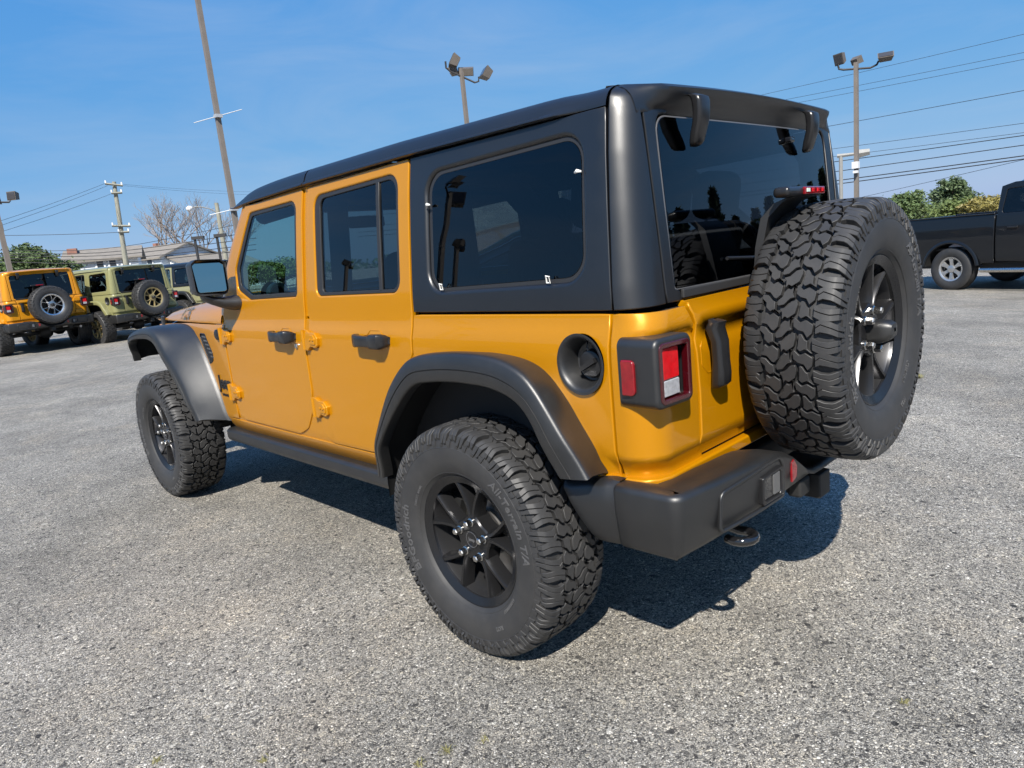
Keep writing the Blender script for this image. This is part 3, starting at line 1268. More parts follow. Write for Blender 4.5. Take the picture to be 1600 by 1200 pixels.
def make_handle(name, y0, y1, zc, mx, parent, d0=0.0):
    """pull handle: a bar with a thicker rear end, standing off the door"""
    st = [(0.0, .013, .012, .012), (0.02, .024, .020, .026), (0.10, .0275, .022, .040), (0.24, .0235, .019, .048), (0.45, .0220, .018, .050),
          (0.64, .0230, .019, .050), (0.68, .0275, .022, .051), (0.70, .0295, .024, .053), (0.93, .0295, .025, .050), (0.985, .024, .022, .036), (1.0, .013, .012, .016)]
    secs = []
    for t, hz, hd, out in st:
        y = y1 + (y0 - y1) * t
        x0 = body(-y, zc)[0]
        sec = []
        for k in range(16):
            a = 2 * PI * k / 16
            ca, sa = math.cos(a), math.sin(a)
            sx = math.copysign(abs(ca) ** 0.55, ca)
            sz = math.copysign(abs(sa) ** 0.55, sa)
            inward = 0.006 if out < 0.03 else 0.0
            sec.append((x0 - out + hd * sx * 0.75 + hd * 0.5 + inward, y, zc + hz * sz))
        sec.append(sec[0])
        secs.append(sec)
    o = loft(name, secs, M['plastic_s'], parent, sharp=40, mx=mx, ends=False)
    return o


def make_hinge(y_front, zc, mx, root, m):
    """exterior hinge: knuckle on the pillar side, a waisted leaf on the door"""
    L = rounded(yz([(y_front, zc + .046), (y_front - .032, zc + .046), (y_front - .056, zc + .034), (y_front - .100, zc + .034), (y_front - .125, zc + .010), (y_front - .122, zc - .026), (y_front - .105, zc - .036),
                    (y_front - .060, zc - .030), (y_front - .036, zc - .050), (y_front, zc - .046)]), [.006, .008, .012, .012, .012, .012, .01, .014, .008, .006], 4)
    o = panel('hinge', L, bd(-.015), m, root, thick=.018, r=.005, res=.03, mx=mx)
    L2 = rounded(yz([(y_front - .060, zc + .024), (y_front - .096, zc + .024), (y_front - .112, zc + .006), (y_front - .110, zc - .022), (y_front - .064, zc - .019)]), .008, 4)
    panel('hinge_leaf', L2, bd(-.0195), m, o, thick=.008, r=.003, res=.03, mx=mx)
    for q in (.074, .098):
        b = MB()
        x0 = body(-(y_front - q), zc + .002)[0] * 1.0
        b.lathe([(x0 - .018, .0062), (x0 - .0225, .0060), (x0 - .0235, .0040), (x0 - .0228, .0001)], 'x', 10, (0, y_front - q, zc + .002))
        if mx < 0:
            b.v = [(-a, c, d) for a, c, d in b.v]
        b.build('hinge_bolt', m, o)
    # barrel
    b = MB()
    x0 = body(-y_front, zc)[0]
    b.tube([(x0 - .012, y_front - .006, zc - .044), (x0 - .012, y_front - .006, zc + .044)], .0105, 14)
    if mx < 0:
        b.v = [(-a, c, d) for a, c, d in b.v]
    b.build('hinge_barrel', m, o)
    return o


def build_suv(root):
    pt = M['paint']
    top = M['top']
    tyre_src = make_tyre_mesh()
    # ---------------- both flanks
    for mx in (-1, 1):
        side_rear = mx
        # doors
        fd = panel('front_door', FD_OUT, bd(0), pt, root, holes=[FD_WIN], r=.005, hr=.008, res=.045, thick=.03, mx=mx)
        tr = panel('window_trim', FD_WIN, bd(.006), M['trim'], fd, holes=[FD_GLS], r=.003, res=.05, mx=mx)
        panel('door_window', FD_GLS, bd(.011), M['glass_clear'], fd, r=.001, thick=.003, res=.08, mx=mx)
        make_handle('door_handle', 1.215, 1.425, 1.074, mx, fd)
        rd = panel('rear_door', RD_OUT, bd(0), pt, root, holes=[RD_WIN], r=.005, hr=.008, res=.045, thick=.03, mx=mx)
        panel('window_trim', RD_WIN, bd(.006), M['trim'], rd, holes=[RD_GLS], r=.003, res=.05, mx=mx)
        panel('door_window', RD_GLS, bd(.013), M['glass_dark'], rd, r=.001, thick=.003, res=.08, mx=mx)
        panel('window_divider', yz([(.556, 1.672), (.534, 1.672), (.525, 1.256), (.547, 1.256)]), bd(.006), M['trim'], rd, r=.003, res=.08, mx=mx)
        make_handle('door_handle', .470, .690, 1.072, mx, rd)
        for yc, d in ((1.320, fd), (.580, rd)):
            # the scoop behind the handle: a raised lip and a shallow dish
            O = rounded(yz([(yc + .078, 1.048), (yc + .078, 1.092), (yc + .048, 1.094), (yc + .030, 1.112), (yc - .040, 1.112), (yc - .058, 1.094), (yc - .095, 1.092), (yc - .095, 1.048), (yc - .045, 1.034), (yc + .040, 1.034)]), .012, 4)
            I = inset([np.array(q) for q in (O if area2(O) > 0 else O[::-1])], .005)
            panel('handle_surround', O, bd(-.0015), pt, d, holes=[I], thick=.002, r=.0012, res=.03, mx=mx, nb=2)
        b = MB()
        x0 = body(-1.205, 1.026)[0]
        b.lathe([(x0 + .002, .013), (x0 - .006, .0125), (x0 - .009, .009), (x0 - .0095, .0001)], 'x', 16, (0, 1.212, 1.030))
        if mx < 0:
            b.v = [(-a, c, d) for a, c, d in b.v]
        b.build('door_lock', M['steel'], fd)
        for yf, d in ((2.045, fd), (1.128, rd)):
            for zc in (1.062, .752):
                make_hinge(yf, zc, mx, d, pt)
        # what shows in the gaps: sill, pillars
        SILL = rounded(yz([(2.16, .530), (2.16, 1.15), (.34, 1.15), (.34, .98), (.44, .85), (.56, .64), (.58, .520), (2.16, .505)]), 0, 1)
        panel('body_side', SILL, bd(.006), pt, root, r=.002, thick=.02, res=.05, mx=mx)
        panel('rocker', rounded(yz([(2.19, .590), (.55, .585), (.555, .512), (2.19, .512)]), .004, 2), bd(.0015), pt, root, r=.003, thick=.02, res=.04, mx=mx)
        panel('centre_pillar', yz([(1.150, 1.722), (1.045, 1.722), (1.070, 1.16), (1.165, 1.16)]), bd(.010), pt, root, r=.002, thick=.03, res=.05, mx=mx)
        # quarter panel with wheel arch and filler opening
        RB = arch_cut([tuple(q) for q in RF_BODY[5:]], (0, .42), .035)
        QP = yz([(.330, 1.168)] + [(.330, 1.00)] + [q for q in RB if q[0] < .325] + [(-.520, .690), (-.571, .690), (-.571, 1.168)])
        QP = clean(QP, .004)
        FIL = [(.474 + .079 * math.cos(t), 1.027 + .085 * math.sin(t)) for t in np.linspace(0, 2 * PI, 40, endpoint=False)]
        holes = [FIL] if mx > 0 else []
        qp = panel('quarter_panel', QP, bd(0), pt, root, holes=holes, r=.005, hr=.003, res=.045, thick=.03, mx=mx)
        if mx > 0:
            mb = MB()
            xb = body(.474, 1.027)[0]
            prof = [(-.004, .080), (-.007, .083), (-.010, .088), (-.012, .090), (-.0125, .086), (-.010, .079), (-.004, .074), (.004, .070), (.030, .061), (.046, .056), (.050, .046), (.050, .0001)]
            mb.lathe([(xb + h + .002, r) for h, r in prof], 'x', 56, (0, -.474, 1.027))
            mb.v = [(x, (y + .474) * .955 - .474, z) for x, y, z in mb.v]
            fh = mb.build('fuel_filler', M['plastic'], qp, True, 40)
            mb = MB()
            c0 = xb + .045
            mb.lathe([(c0, .042), (c0 - .012, .042), (c0 - .018, .039), (c0 - .020, .034), (c0 - .019, .0001)], 'x', 36, (0, -.482, 1.022))
            mb.box((c0 - .026, -.482, 1.022), (.016, .060, .013), (-.5, 0, 0))
            cap = mb.build('fuel_cap', M['plastic_s'], qp, True, 30)
            mb = MB()
            mb.tube([(c0 - .010, -.480, 1.045), (c0 - .020, -.478, 1.070), (c0 - .010, -.472, 1.085)], .003, 6)
            for s_, r_ in (('UNLEADED', .030), ('FUEL ONLY', .022)):
                v, f = text_mesh(s_, .009, .0003)
                mb.add([(c0 - .0205 - z, -.482 - x, 1.022 - r_ + y) for x, y, z in v], f)
            mb.build('cap_tether', M['hub'], qp)
        # rear corner of the tub (seam on the flank to the tailgate gap)
        zt = [(1.168), (1.11), (.90), (.718), (.700), (.690)]
        xt = [-.588, -.566, -.560, -.566, -.566, -.566]
        CP = [(.577, .690), (.577, 1.168)] + [(a_rear(x, z), z) for x, z in zip(xt, zt)]
        panel('rear_corner', CP, bd(0), pt, root, r=.005, res=.022, thick=.03, mx=mx)
        panel('rear_sill', [(.500, .668), (a_rear(-.004, .69), .668), (a_rear(-.004, .69), .702), (.500, .702)], lambda a, v: body(a, v, .004, 0), pt, root, r=.007, res=.04, thick=.05, mx=mx)
        # flares and liners
        flare('rear_flare', RF_BODY, RF_CREASE, RF_LIP, -.912, mx, root, M['plastic'])
        flare('front_flare', FF_BODY, FF_CREASE, FF_LIP, -.918, mx, root, M['plastic'])
        for nm, Lp, cy in (('rear_wheel_liner', RF_LIP, 0.0), ('front_wheel_liner', FF_LIP, 3.008)):
            Lq = [(y, z) for y, z in Lp]
            Lq = ([(Lq[0][0], .46)] + Lq) if cy == 0 else Lq
            cur = [[(x, cy + (y - cy) * k, .40 + (z - .40) * k) for y, z in Lq] for x, k in ((-.875, 1.0), (-.86, 1.02), (-.80, 1.04), (-.62, 1.03), (-.44, 1.0))]
            wl_ = loft(nm, cur, M['chassis'], root, mx=mx, sharp=60)
            vs = [(-.44, y, z) for y, z in Lq]
            mesh_obj('liner_wall', [(x * mx, y, z) for x, y, z in vs], [tuple(range(len(vs)))], M['chassis'], wl_, False)
        # rock rail
        secs = []
        for y in np.linspace(.585, 2.20, 18):
            k = 1.0
            sec = [(-.800, .500), (-.806, .508), (-.806, .470), (-.800, .452), (-.785, .444), (-.735, .444), (-.725, .452), (-.725, .512), (-.735, .519), (-.790, .519)]
            sec = rounded(sec[1:], .012, 3)
            sec.append(sec[0])
            secs.append([(x, y, z + .006 * (y - 1.3)) for x, z in sec])
        loft('rock_rail', secs, M['plastic'], root, mx=mx, ends=True, sharp=45)
        # front fender with vent, cowl, badge
        FB = arch_cut([tuple(q) for q in FF_BODY], (3.008, .42), .03)
        FP = clean(yz([(2.022, 1.120), (2.022, .60), (2.14, .59)] + [q for q in FB[::-1] if q[0] < 3.45 and q[1] > .58] + [(3.46, 1.02), (3.46, 1.095), (2.7, 1.118)]), .004)
        VENT = rounded(yz([(2.435, 1.060), (2.335, 1.060), (2.245, .955), (2.255, .915), (2.318, .895)]), [.012, .02, .02, .02, .01], 4)
        ff = panel('front_fender', FP, bd(0), pt, root, holes=[VENT], r=.004, hr=.006, res=.05, thick=.03, mx=mx)
        vt = panel('fender_vent', VENT, bd(.002), M['plastic_s'], ff, r=.002, thick=.004, res=.05, mx=mx)
        for k in range(6):
            t = k / 5
            y0, z0 = 2.38 - .105 * t, 1.040 - .110 * t
            panel('vent_slat', yz([(y0 + .012, z0 + .010), (y0 - .060 + .02 * t, z0 + .006), (y0 - .060 + .02 * t, z0 - .001), (y0 + .012, z0 + .002)]), bd(-.002), M['vent'], vt, r=.001, thick=.006, res=.05, mx=mx, nb=1)
        panel('vent_frame', inset([np.array(q) for q in (VENT if area2(VENT) > 0 else VENT[::-1])], -.006), bd(-.003), M['plastic_s'], vt, holes=[VENT], r=.002, thick=.006, res=.05, mx=mx, nb=2)
        # badge lettering on the fender
        def decal(words, size, y, z, bold, shear, nm, par, mt, wide=1.0, d=-.002, ex=.0012):
            v, f = text_mesh(words, size, ex, bold, shear)
            vs = []
            for X, Y_, Z in v:
                yy = y - X * wide if mx > 0 else y + X * wide
                p = body(-yy, z + Y_, d)
                vs.append((p[0] * mx - (Z * mx), p[1], p[2]))
            return mesh_obj(nm, vs, f, mt, par, False)
        decal('Jeep', .105, 2.125, .792, .0022, 0, 'badge_lettering', ff, M['decal'], 1.0, -.003, .003)
        decal('WRANGLER', .020, 2.128, .722, .0004, 0, 'badge_lettering', ff, M['decal'], 1.25)
        b = MB()
        x0 = body(-2.085, 1.058)[0]
        b.lathe([(x0 + .004, .030), (x0 - .012, .029), (x0 - .016, .022), (x0 - .016, .0001)], 'x', 24, (0, 2.098, 1.066))
        if mx < 0:
            b.v = [(-a, c, d) for a, c, d in b.v]
        b.build('bump_stop', M['plastic_s'], ff)
        # hardtop flank with the quarter window
        HT = yz([(.328, 1.176), (.328, 1.722), (-.550, 1.722), (-.578, 1.176)])
        hs = panel('hardtop_side', HT, bd(0), top, root, holes=[QW_OUT], r=.004, hr=.016, res=.045, thick=.03, mx=mx)
        panel('quarter_window', QW_GLS, bd(.010), M['glass_dark'], hs, r=.001, thick=.003, res=.06, mx=mx)
        fr = inset([np.array(q) for q in (QW_GLS if area2(QW_GLS) > 0 else QW_GLS[::-1])], -.016)
        panel('window_seal', fr, bd(.011), M['trim'], hs, holes=[QW_GLS], r=.002, thick=.01, res=.06, mx=mx)
        for yq, zq, ry in ((.213, 1.545, 0), (-.466, 1.560, 0), (.150, 1.262, 1), (-.350, 1.268, 1)):
            x0 = body(-yq, zq)[0]
            b = MB()
            if ry:
                b.tube([(x0 - .004, yq + .007, zq - .008), (x0 - .010, yq + .004, zq + .013), (x0 - .008, yq - .008, zq + .010), (x0 - .006, yq - .006, zq - .008), (x0 - .004, yq + .007, zq - .008)], .0028, 6)
            else:
                b.tube([(x0 - .004, yq + .014, zq), (x0 - .009, yq + .002, zq + .003), (x0 - .007, yq - .012, zq)], [.003, .0055, .0025], 8)
            if mx < 0:
                b.v = [(-a, c, d) for a, c, d in b.v]
            b.build('retainer_clip', M['white'], hs)
        # hardtop rear corner
        HC = [(.552, 1.725), (.582, 1.176)]
        vt_ = _rv[-1] - .004
        HC = [(.581, 1.176)] + [(a_rear(-.640, z), z) for z in (1.176, 1.3, 1.45, 1.6, 1.70)] + [(a_rear(-.640, 1.70) - .012, vt_)] + [(.553, vt_), (.556, 1.722)]
        panel('hardtop_corner', HC, bd(0), top, root, r=.004, res=.026, thick=.025, mx=mx)
        # hardtop strip between the corner and the back glass
        def xl(z):
            return -.634
        HR = [(a_rear(-.634, 1.176), 1.176)] + [(a_rear(-.634, z), z) for z in (1.3, 1.45, 1.6, 1.728)] + [(a_rear(-.50, 1.728), 1.728), (a_rear(-.52, 1.700), 1.700)] + \
             [(a_rear(-.560, 1.694), 1.694), (a_rear(-.574, 1.680), 1.680), (a_rear(-.583, 1.655), 1.655)] + [(a_rear(-.586, z), z) for z in (1.5, 1.35, 1.215)] + [(a_rear(-.560, 1.205), 1.205), (a_rear(-.552, 1.176), 1.176)]
        panel('hardtop_rear_frame', HR, bd(.002), top, root, r=.005, res=.035, thick=.025, mx=mx)
        # lamps
        tail_lamp(mx, root)
        # windscreen pillar
        pil = []
        for (y, z, x) in ((2.10, 1.165, -.772), (2.03, 1.30, -.762), (1.972, 1.42, -.748), (1.90, 1.535, -.730), (1.765, 1.705, -.702), (1.735, 1.735, -.695)):
            sec = [(x, y - .085, z), (x - .001, y - .06, z), (x - .001, y - .022, z), (x + .006, y - .006, z), (x + .02, y, z), (x + .07, y + .006, z), (x + .075, y - .03, z)]
            pil.append(sec)
        loft('windscreen_pillar', pil, pt, root, mx=mx, sharp=35)
        side_mirror(mx, root)
    return tyre_src


def tail_lamp(mx, root):
    """squarish lamp standing proud of the rear corner"""
    x0, x1, z0, z1 = -.824, -.664, .916, 1.106
    cx, cz = (x0 + x1) / 2, (z0 + z1) / 2
    O = rounded([(x0, z0), (x1, z0), (x1, z1), (x0, z1)], .024, 6)
    fm = lambda u, v: (u, -.747 - .006 * (u - cx) / .08, v)
    IN = rounded([(x0 + .018, z0 + .016), (x1 - .016, z0 + .016), (x1 - .016, z1 - .018), (x0 + .018, z1 - .018)], .014, 5)
    h = panel('tail_lamp', O, fm, M['plastic'], root, holes=[IN], r=.012, hr=.003, thick=.128, res=.05, mx=mx)
    RO = inset([np.array(q) for q in (IN if area2(IN) > 0 else IN[::-1])], -.004)
    RI = inset([np.array(q) for q in (IN if area2(IN) > 0 else IN[::-1])], .010)
    panel('lens_rim', RO, lambda u, v: (u, fm(u, v)[1] - .003, v), M['red_dark'], h, holes=[RI], r=.003, thick=.02, res=.05, mx=mx)
    panel('lamp_bowl', IN, lambda u, v: (u, -.722, v), M['gloss'], h, r=.002, thick=.004, res=.06, mx=mx)
    bx0, bx1 = x0 + .034, x1 - .050
    panel('brake_lens', rounded([(bx0, .992), (bx1, .992), (bx1, 1.076), (bx0, 1.076)], .004, 3), lambda u, v: (u, -.740, v), M['red_hot'], h, r=.003, thick=.02, res=.05, mx=mx)
    panel('reversing_lens', rounded([(bx0, .946), (bx1, .946), (bx1, .990), (bx0, .990)], .004, 3), lambda u, v: (u, -.740, v), M['clear'], h, r=.003, thick=.02, res=.05, mx=mx)
    # side marker on the outer flank
    sm = rounded([(.629, .952), (.672, .952), (.672, 1.050), (.629, 1.050)], [.004, .014, .014, .004], 4)
    panel('side_marker', sm, lambda a, v: (x0 - .003, -a, v), M['red'], h, r=.004, thick=.01, res=.05, mx=mx)


def side_mirror(mx, root):
    O = rounded([(-.985, 1.288), (-.822, 1.283), (-.812, 1.440), (-.838, 1.462), (-.962, 1.468), (-.988, 1.448)], [.03, .03, .02, .02, .02, .02], 6)
    secs = []
    A = np.array(O)
    c = A.mean(0)
    for y, k in ((1.835, .80), (1.812, .90), (1.800, .94), (1.797, .985), (1.806, 1.0), (1.850, .985), (1.885, .93), (1.908, .82), (1.918, .62), (1.920, .2)):
        secs.append([(c[0] + (p[0] - c[0]) * k, y, c[1] + (p[1] - c[1]) * k) for p in O] + [(c[0] + (O[0][0] - c[0]) * k, y, c[1] + (O[0][1] - c[1]) * k)])
    h = loft('side_mirror', secs, M['plastic'], root, mx=mx, sharp=50)
    G = inset([np.array(q) for q in (O if area2(O) > 0 else O[::-1])], .017)
    panel('mirror_glass', G, lambda u, v: (u, 1.806 - (u + .9) * .26 + (v - 1.375) * .15, v), M['mirror'], h, r=.002, thick=.004, res=.06, mx=mx)
    # foot
    secs = []
    for x, zc, hz, yc, hy in ((-.772, 1.235, .040, 1.842, .060), (-.800, 1.236, .038, 1.842, .055), (-.850, 1.244, .028, 1.846, .045), (-.900, 1.262, .022, 1.852, .040), (-.935, 1.282, .020, 1.856, .036), (-.940, 1.302, .018, 1.856, .034)):
        secs.append([(x, yc + hy * math.cos(2 * PI * k / 14), zc + hz * math.sin(2 * PI * k / 14)) for k in range(15)])
    loft('mirror_foot', secs, M['plastic'], h, mx=mx, sharp=60)


def build_roof(root):
    top = M['top']
    sil_y = [-.56, -.51, -.1, .44, 1.13, 1.28, 1.44, 1.62, 1.71, 1.80, 1.845, 1.87]
    sil_z = [1.783, 1.785, 1.792, 1.800, 1.799, 1.798, 1.795, 1.787, 1.775, 1.752, 1.739, 1.728]
    gut_y = [-.56, .33, 1.1, 1.7, 1.87]
    gut_z = [1.722, 1.728, 1.724, 1.712, 1.704]

    def section(y, lip=1.0):
        s, g = np.interp(y, sil_y, sil_z), np.interp(y, gut_y, gut_z)
        e = s - g
        xf = -.012 * smooth01((y - 1.5) / .4)
        P = [(-.694, .000), (-.710 - .010 * lip, .0), (-.714 - .012 * lip, .06), (-.713 - .011 * lip, .13), (-.708 - .004 * lip, .22), (-.706, .42), (-.698, .65), (-.684, .84), (-.664, .95), (-.640, 1.0), (-.58, 1.10), (-.45, 1.28), (-.25, 1.40), (0, 1.45)]
        L = [(x - xf * (1 if x < -.6 else 0), y, g + e * k) for x, k in P]
        RR = [(-.694, 1.722), (-.7062, 1.7225), (-.7057, 1.725), (-.705, 1.729), (-.7035, 1.734), (-.6985, 1.746), (-.6905, 1.757), (-.680, 1.766), (-.667, 1.773), (-.645, 1.7795), (-.58, 1.781), (-.45, 1.783), (-.25, 1.784), (0, 1.785)]
        kb = smooth01((-.34 - y) / .16)
        L = [(a[0] * (1 - kb) + b[0] * kb, y, a[2] * (1 - kb) + b[1] * kb) for a, b in zip(L, RR)]
        return L + [(-x, yy, z) for x, yy, z in L[-2::-1]]
    ys1 = [-.551, -.52, -.48] + list(np.linspace(-.44, 1.075, 24)) + [1.081]
    cur = [section(y, smooth01((y + .47) / .12)) for y in ys1]
    rr = loft('roof', cur, top, root, sharp=38, flip=True)
    # the two lift-out panels over the front seats
    for mx in (-1, 1):
        cur = []
        for y in [1.092] + list(np.linspace(1.10, 1.84, 20)) + [1.862, 1.872]:
            S = section(y)
            S = S[:14]
            S[13] = (-.003, S[13][1], S[13][2])
            if y > 1.855:
                zc = np.interp(y, gut_y, gut_z) + .012
                S = [(a, b, c + (zc - c) * (.35 if y < 1.87 else 1.0)) for a, b, c in S]
            cur.append(S)
        loft('roof_panel', cur, top, root, sharp=38, mx=mx, flip=True)
    # brow over the back glass: wings turn into the rear corners
    xs = np.linspace(-.655, .655, 45)
    cur = []
    for x in xs:
        t = abs(x) / .655
        k = 1 - smooth01((abs(x) - .555) / .095)          # how far the brow stands out
        zc = 1.7895 - .017 * t * t
        yo = -.655 + .012 * t * t
        yb = y_rear(1.70) + .002
        P = [(-.552, zc - .022), (-.566, zc - .005), (-.615, zc - .002), (-.640, zc - .007), (yo - .003, zc - .016), (yo, zc - .027), (yo + .008, zc - .040), (-.634, zc - .052), (-.622, zc - .066), (-.616, 1.708), (-.612, 1.697), (-.590, 1.694)]
        F = [(-.480, 1.776), (-.555, 1.781), (-.580, 1.780), (-.596, 1.773), (-.606, 1.763), (-.611, 1.753), (-.6145, 1.743), (-.617, 1.732), (-.619, 1.720), (-.620, 1.706), (-.620, 1.697), (-.598, 1.694)]
        F = []
        for z in (1.783, 1.782, 1.780, 1.775, 1.767, 1.757, 1.746, 1.733, 1.720, 1.708, 1.698, 1.694):
            hz_ = float(np.interp(z, _roll_z, _roll_x))
            q_ = min(1.0, max(0.0, (abs(x) - (hz_ - RC)) / RC))
            F.append((y_rear(z) + .8 * max(0, .710 - hz_) * (1 - q_ * q_) + RC * (1 - math.sqrt(1 - q_ * q_)) - .0015, z))
        F[0] = (F[1][0] + .012, 1.768)
        yo2 = 0.0
        cur.append([(x, a[0] * k + (b[0] + yo2) * (1 - k), a[1] * k + b[1] * (1 - k)) for a, b in zip(P, F)])
    loft('rear_brow', cur, top, root, sharp=50, flip=False)
    # back glass
    def gmap(a, z):
        return (a, y_rear(z) - .006 + .012 * (a / .57) ** 2, z)
    G = rounded([(-.578, 1.212), (.578, 1.212), (.578, 1.690), (-.578, 1.690)], [.012, .012, .045, .045], 6)
    G = [(p[0] * (1 - .018 * (p[1] - 1.212) / .478), p[1]) for p in G]
    g = panel('back_glass', G, gmap, M['glass_dark'], root, r=.002, thick=.005, res=.08)
    fr = inset([np.array(q) for q in (G if area2(G) > 0 else G[::-1])], -.004)
    panel('glass_edge', fr, lambda a, z: (a, gmap(a, z)[1] + .0015, z), M['hub'], g, holes=[inset([np.array(q) for q in (G if area2(G) > 0 else G[::-1])], .0015)], r=.001, thick=.004, res=.08, nb=1)
    # black frit band at the bottom and the sill below
    rbox('glass_sill', (0, -.665, 1.196), (1.12, .012, .026), M['inner'], g, .004)
    for x in (-.430, .335):
        o = []
        for yy, z, hw, hd in ((-.625, 1.748, .026, .006), (-.650, 1.745, .029, .014), (-.662, 1.738, .030, .016), (-.666, 1.725, .030, .016), (-.667, 1.700, .029, .015), (-.664, 1.672, .028, .015), (-.654, 1.640, .026, .015), (-.648, 1.618, .024, .014), (-.643, 1.609, .020, .010), (-.638, 1.606, .014, .005)):
            sec = rounded([(-hw, -hd), (hw, -hd), (hw, hd), (-hw, hd)], min(hd * .8, .010), 3)
            o.append([(x + p[0], yy - .010 + p[1], z) for p in sec] + [(x + sec[0][0], yy - .010 + sec[0][1], z)])
        loft('glass_hinge', o, M['plastic_s'], g, sharp=40)
    rbox('washer_nozzle', (.226, -.640, 1.648), (.030, .028, .020), M['gloss'], g, .006)
    # wiper arm parked behind the spare
    mb = MB()
    mb.tube([(.05, -.668, 1.245), (-.10, -.674, 1.262), (-.30, -.668, 1.275)], .006, 8)
    mb.build('wiper', M['plastic_s'], g)


def build_rear(root, tyre_src):
    pt = M['paint']
    # tailgate
    def tmap(x, z):
        return (x, y_rear(z) - .001 + .024 * smooth01((.768 - z) / .055), z)
    TG = rounded([(-.557, .710), (.557, .710), (.551, .90), (.556, 1.11), (.575, 1.178), (-.575, 1.178), (-.556, 1.11), (-.551, .90)], [.03, .03, .02, .03, .015, .015, .03, .02], 5)
    tg = panel('tailgate', TG, tmap, pt, root, r=.005, res=.045, thick=.03)
    # pull handle, upright
    secs = []
    for z, hx, out, hd in ((1.113, .018, .022, .008), (1.106, .030, .038, .018), (1.088, .033, .044, .020), (1.050, .031, .046, .017), (.990, .030, .046, .017), (.955, .032, .045, .020), (.926, .032, .042, .020), (.914, .026, .034, .015), (.909, .014, .024, .007)):
        yb = y_rear(z)
        sec = rounded([(-hx, -hd), (hx, -hd), (hx, hd), (-hx, hd)], min(hd, hx) * .7, 3)
        secs.append([(-.484 + p[0], yb - out + .010 + p[1], z) for p in sec] + [(-.484 + sec[0][0], yb - out + .010 + sec[0][1], z)])
    loft('door_handle', secs, M['plastic_s'], tg, sharp=45)
    dish = rounded([(-.535, .985), (-.505, .955), (-.465, .955), (-.465, 1.075), (-.505, 1.075), (-.535, 1.04)], .014, 4)
    panel('handle_surround', dish, lambda x, z: (x, y_rear(z) - .0025, z), pt, tg, holes=[inset([np.array(q) for q in (dish if area2(dish) > 0 else dish[::-1])], .004)], r=.001, thick=.003, res=.04, nb=2)
    for z in (1.07, .80):
        rbox('tailgate_hinge', (.60, -.715, z), (.15, .040, .075), pt, tg, .012)
    # spare carrier and wheel
    mb = MB()
    mb.box((0, -.78, 1.0), (.30, .17, .34))
    mb.box((0, -.74, 1.12), (.42, .09, .16))
    mb.box((0, -.74, .86), (.42, .09, .16))
    mb.build('spare_carrier', M['chassis'], tg, False)
    sp = make_wheel('spare_wheel', tyre_src, .30, root, (-.005, -.895, 1.010), PI / 2, True, False)
    # reversing camera pod at the hub
    o = []
    for x, hy, hz, dz in ((-.085, .034, .036, -.004), (-.120, .036, .036, -.002), (-.145, .034, .030, 0), (-.158, .026, .020, .003), (-.160, .008, .006, .004)):
        sec = rounded([(-hy, -hz), (hy, -hz), (hy, hz), (-hy, hz)], min(hy, hz) * .6, 4)
        o.append([(x, p[0], p[1] + dz) for p in sec] + [(x, sec[0][0], sec[0][1] + dz)])
    loft('camera_pod', o, M['plastic'], sp, sharp=40, flip=True)
    # high brake lamp on its bracket
    o = []
    for y, z, hx in ((-.735, 1.16, .090), (-.745, 1.30, .085), (-.760, 1.385, .075), (-.800, 1.425, .068), (-.845, 1.440, .066)):
        o.append([(-.16 + p, y + q, z) for p, q in ((-hx, -.012), (hx, -.012), (hx, .012), (-hx, .012), (-hx, -.012))])
    br = loft('brake_lamp_bracket', o, M['plastic'], root, sharp=40)
    rbox('lamp_body', (-.165, -.835, 1.452), (.245, .050, .030), M['plastic_s'], br, .012)
    lens = rbox('high_brake_lens', (-.118, -.862, 1.4525), (.142, .010, .022), M['red'], br, .003)
    for k in range(4):
        rbox('lamp_element', (-.170 + k * .035, -.8675, 1.4535), (.012 if k else .022, .003, .011), M['pale'] if k == 0 else M['red_hot'], br, .001)
    # ---------------- bumper
    def bumper_station(x, y, zt, zb, nx_, ny_, inner):
        """section points from the back edge over the top, down the face and under; n points outwards"""
        P = [(inner, zt - .012, 0), (inner * .55, zt + .000, 0), (.020, zt + .001, 0), (.009, zt - .002, 0), (.002, zt - .008, 0), (.0, zt - .018, 0), (.002, zt * .6 + zb * .4, 0),
             (.014, zb + .026, 0), (.022, zb + .010, 0), (.036, zb + .002, 0), (.06, zb, 0), (inner, zb + .01, 0)]
        return [(x - nx_ * p, y - ny_ * p, z) for p, z, _ in P]
    path = []
    # main moulding: short flank, tight corner, then the rear face
    st = [(-.842, -.592, .694, .502, -1, 0, .10), (-.853, -.597, .698, .503, -1, 0, .10), (-.857, -.605, .700, .504, -1, 0, .10), (-.859, -.660, .701, .505, -1, 0, .10)]
    cxr, cyr, rr = -.817, -.770, .041
    for t in np.linspace(0.0, 78, 9):
        a = math.radians(t)
        st.append((cxr - rr * math.cos(a), cyr - rr * math.sin(a), .702, .506 + .008 * t / 80, -math.cos(a), -math.sin(a), .10 + .03 * t / 80))
    for x, y, zt, zb in ((-.74, -.822, .703, .516), (-.70, -.828, .703, .518), (-.62, -.838, .704, .522), (-.55, -.845, .704, .526), (-.49, -.849, .704, .529), (-.44, -.851, .703, .531), (-.40, -.852, .700, .533), (-.36, -.853, .693, .535),
                         (-.32, -.854, .680, .537), (-.27, -.855, .655, .539), (-.22, -.856, .620, .541), (-.18, -.857, .592, .542), (-.14, -.858, .578, .543), (-.08, -.858, .575, .544), (0, -.858, .575, .544)):
        st.append((x, y, zt, zb, 0, -1, .15 if x > -.35 else .14))
    L = [bumper_station(*s) for s in st]
    R_ = [[(-x, y, z) for x, y, z in s] for s in L[-2::-1]]
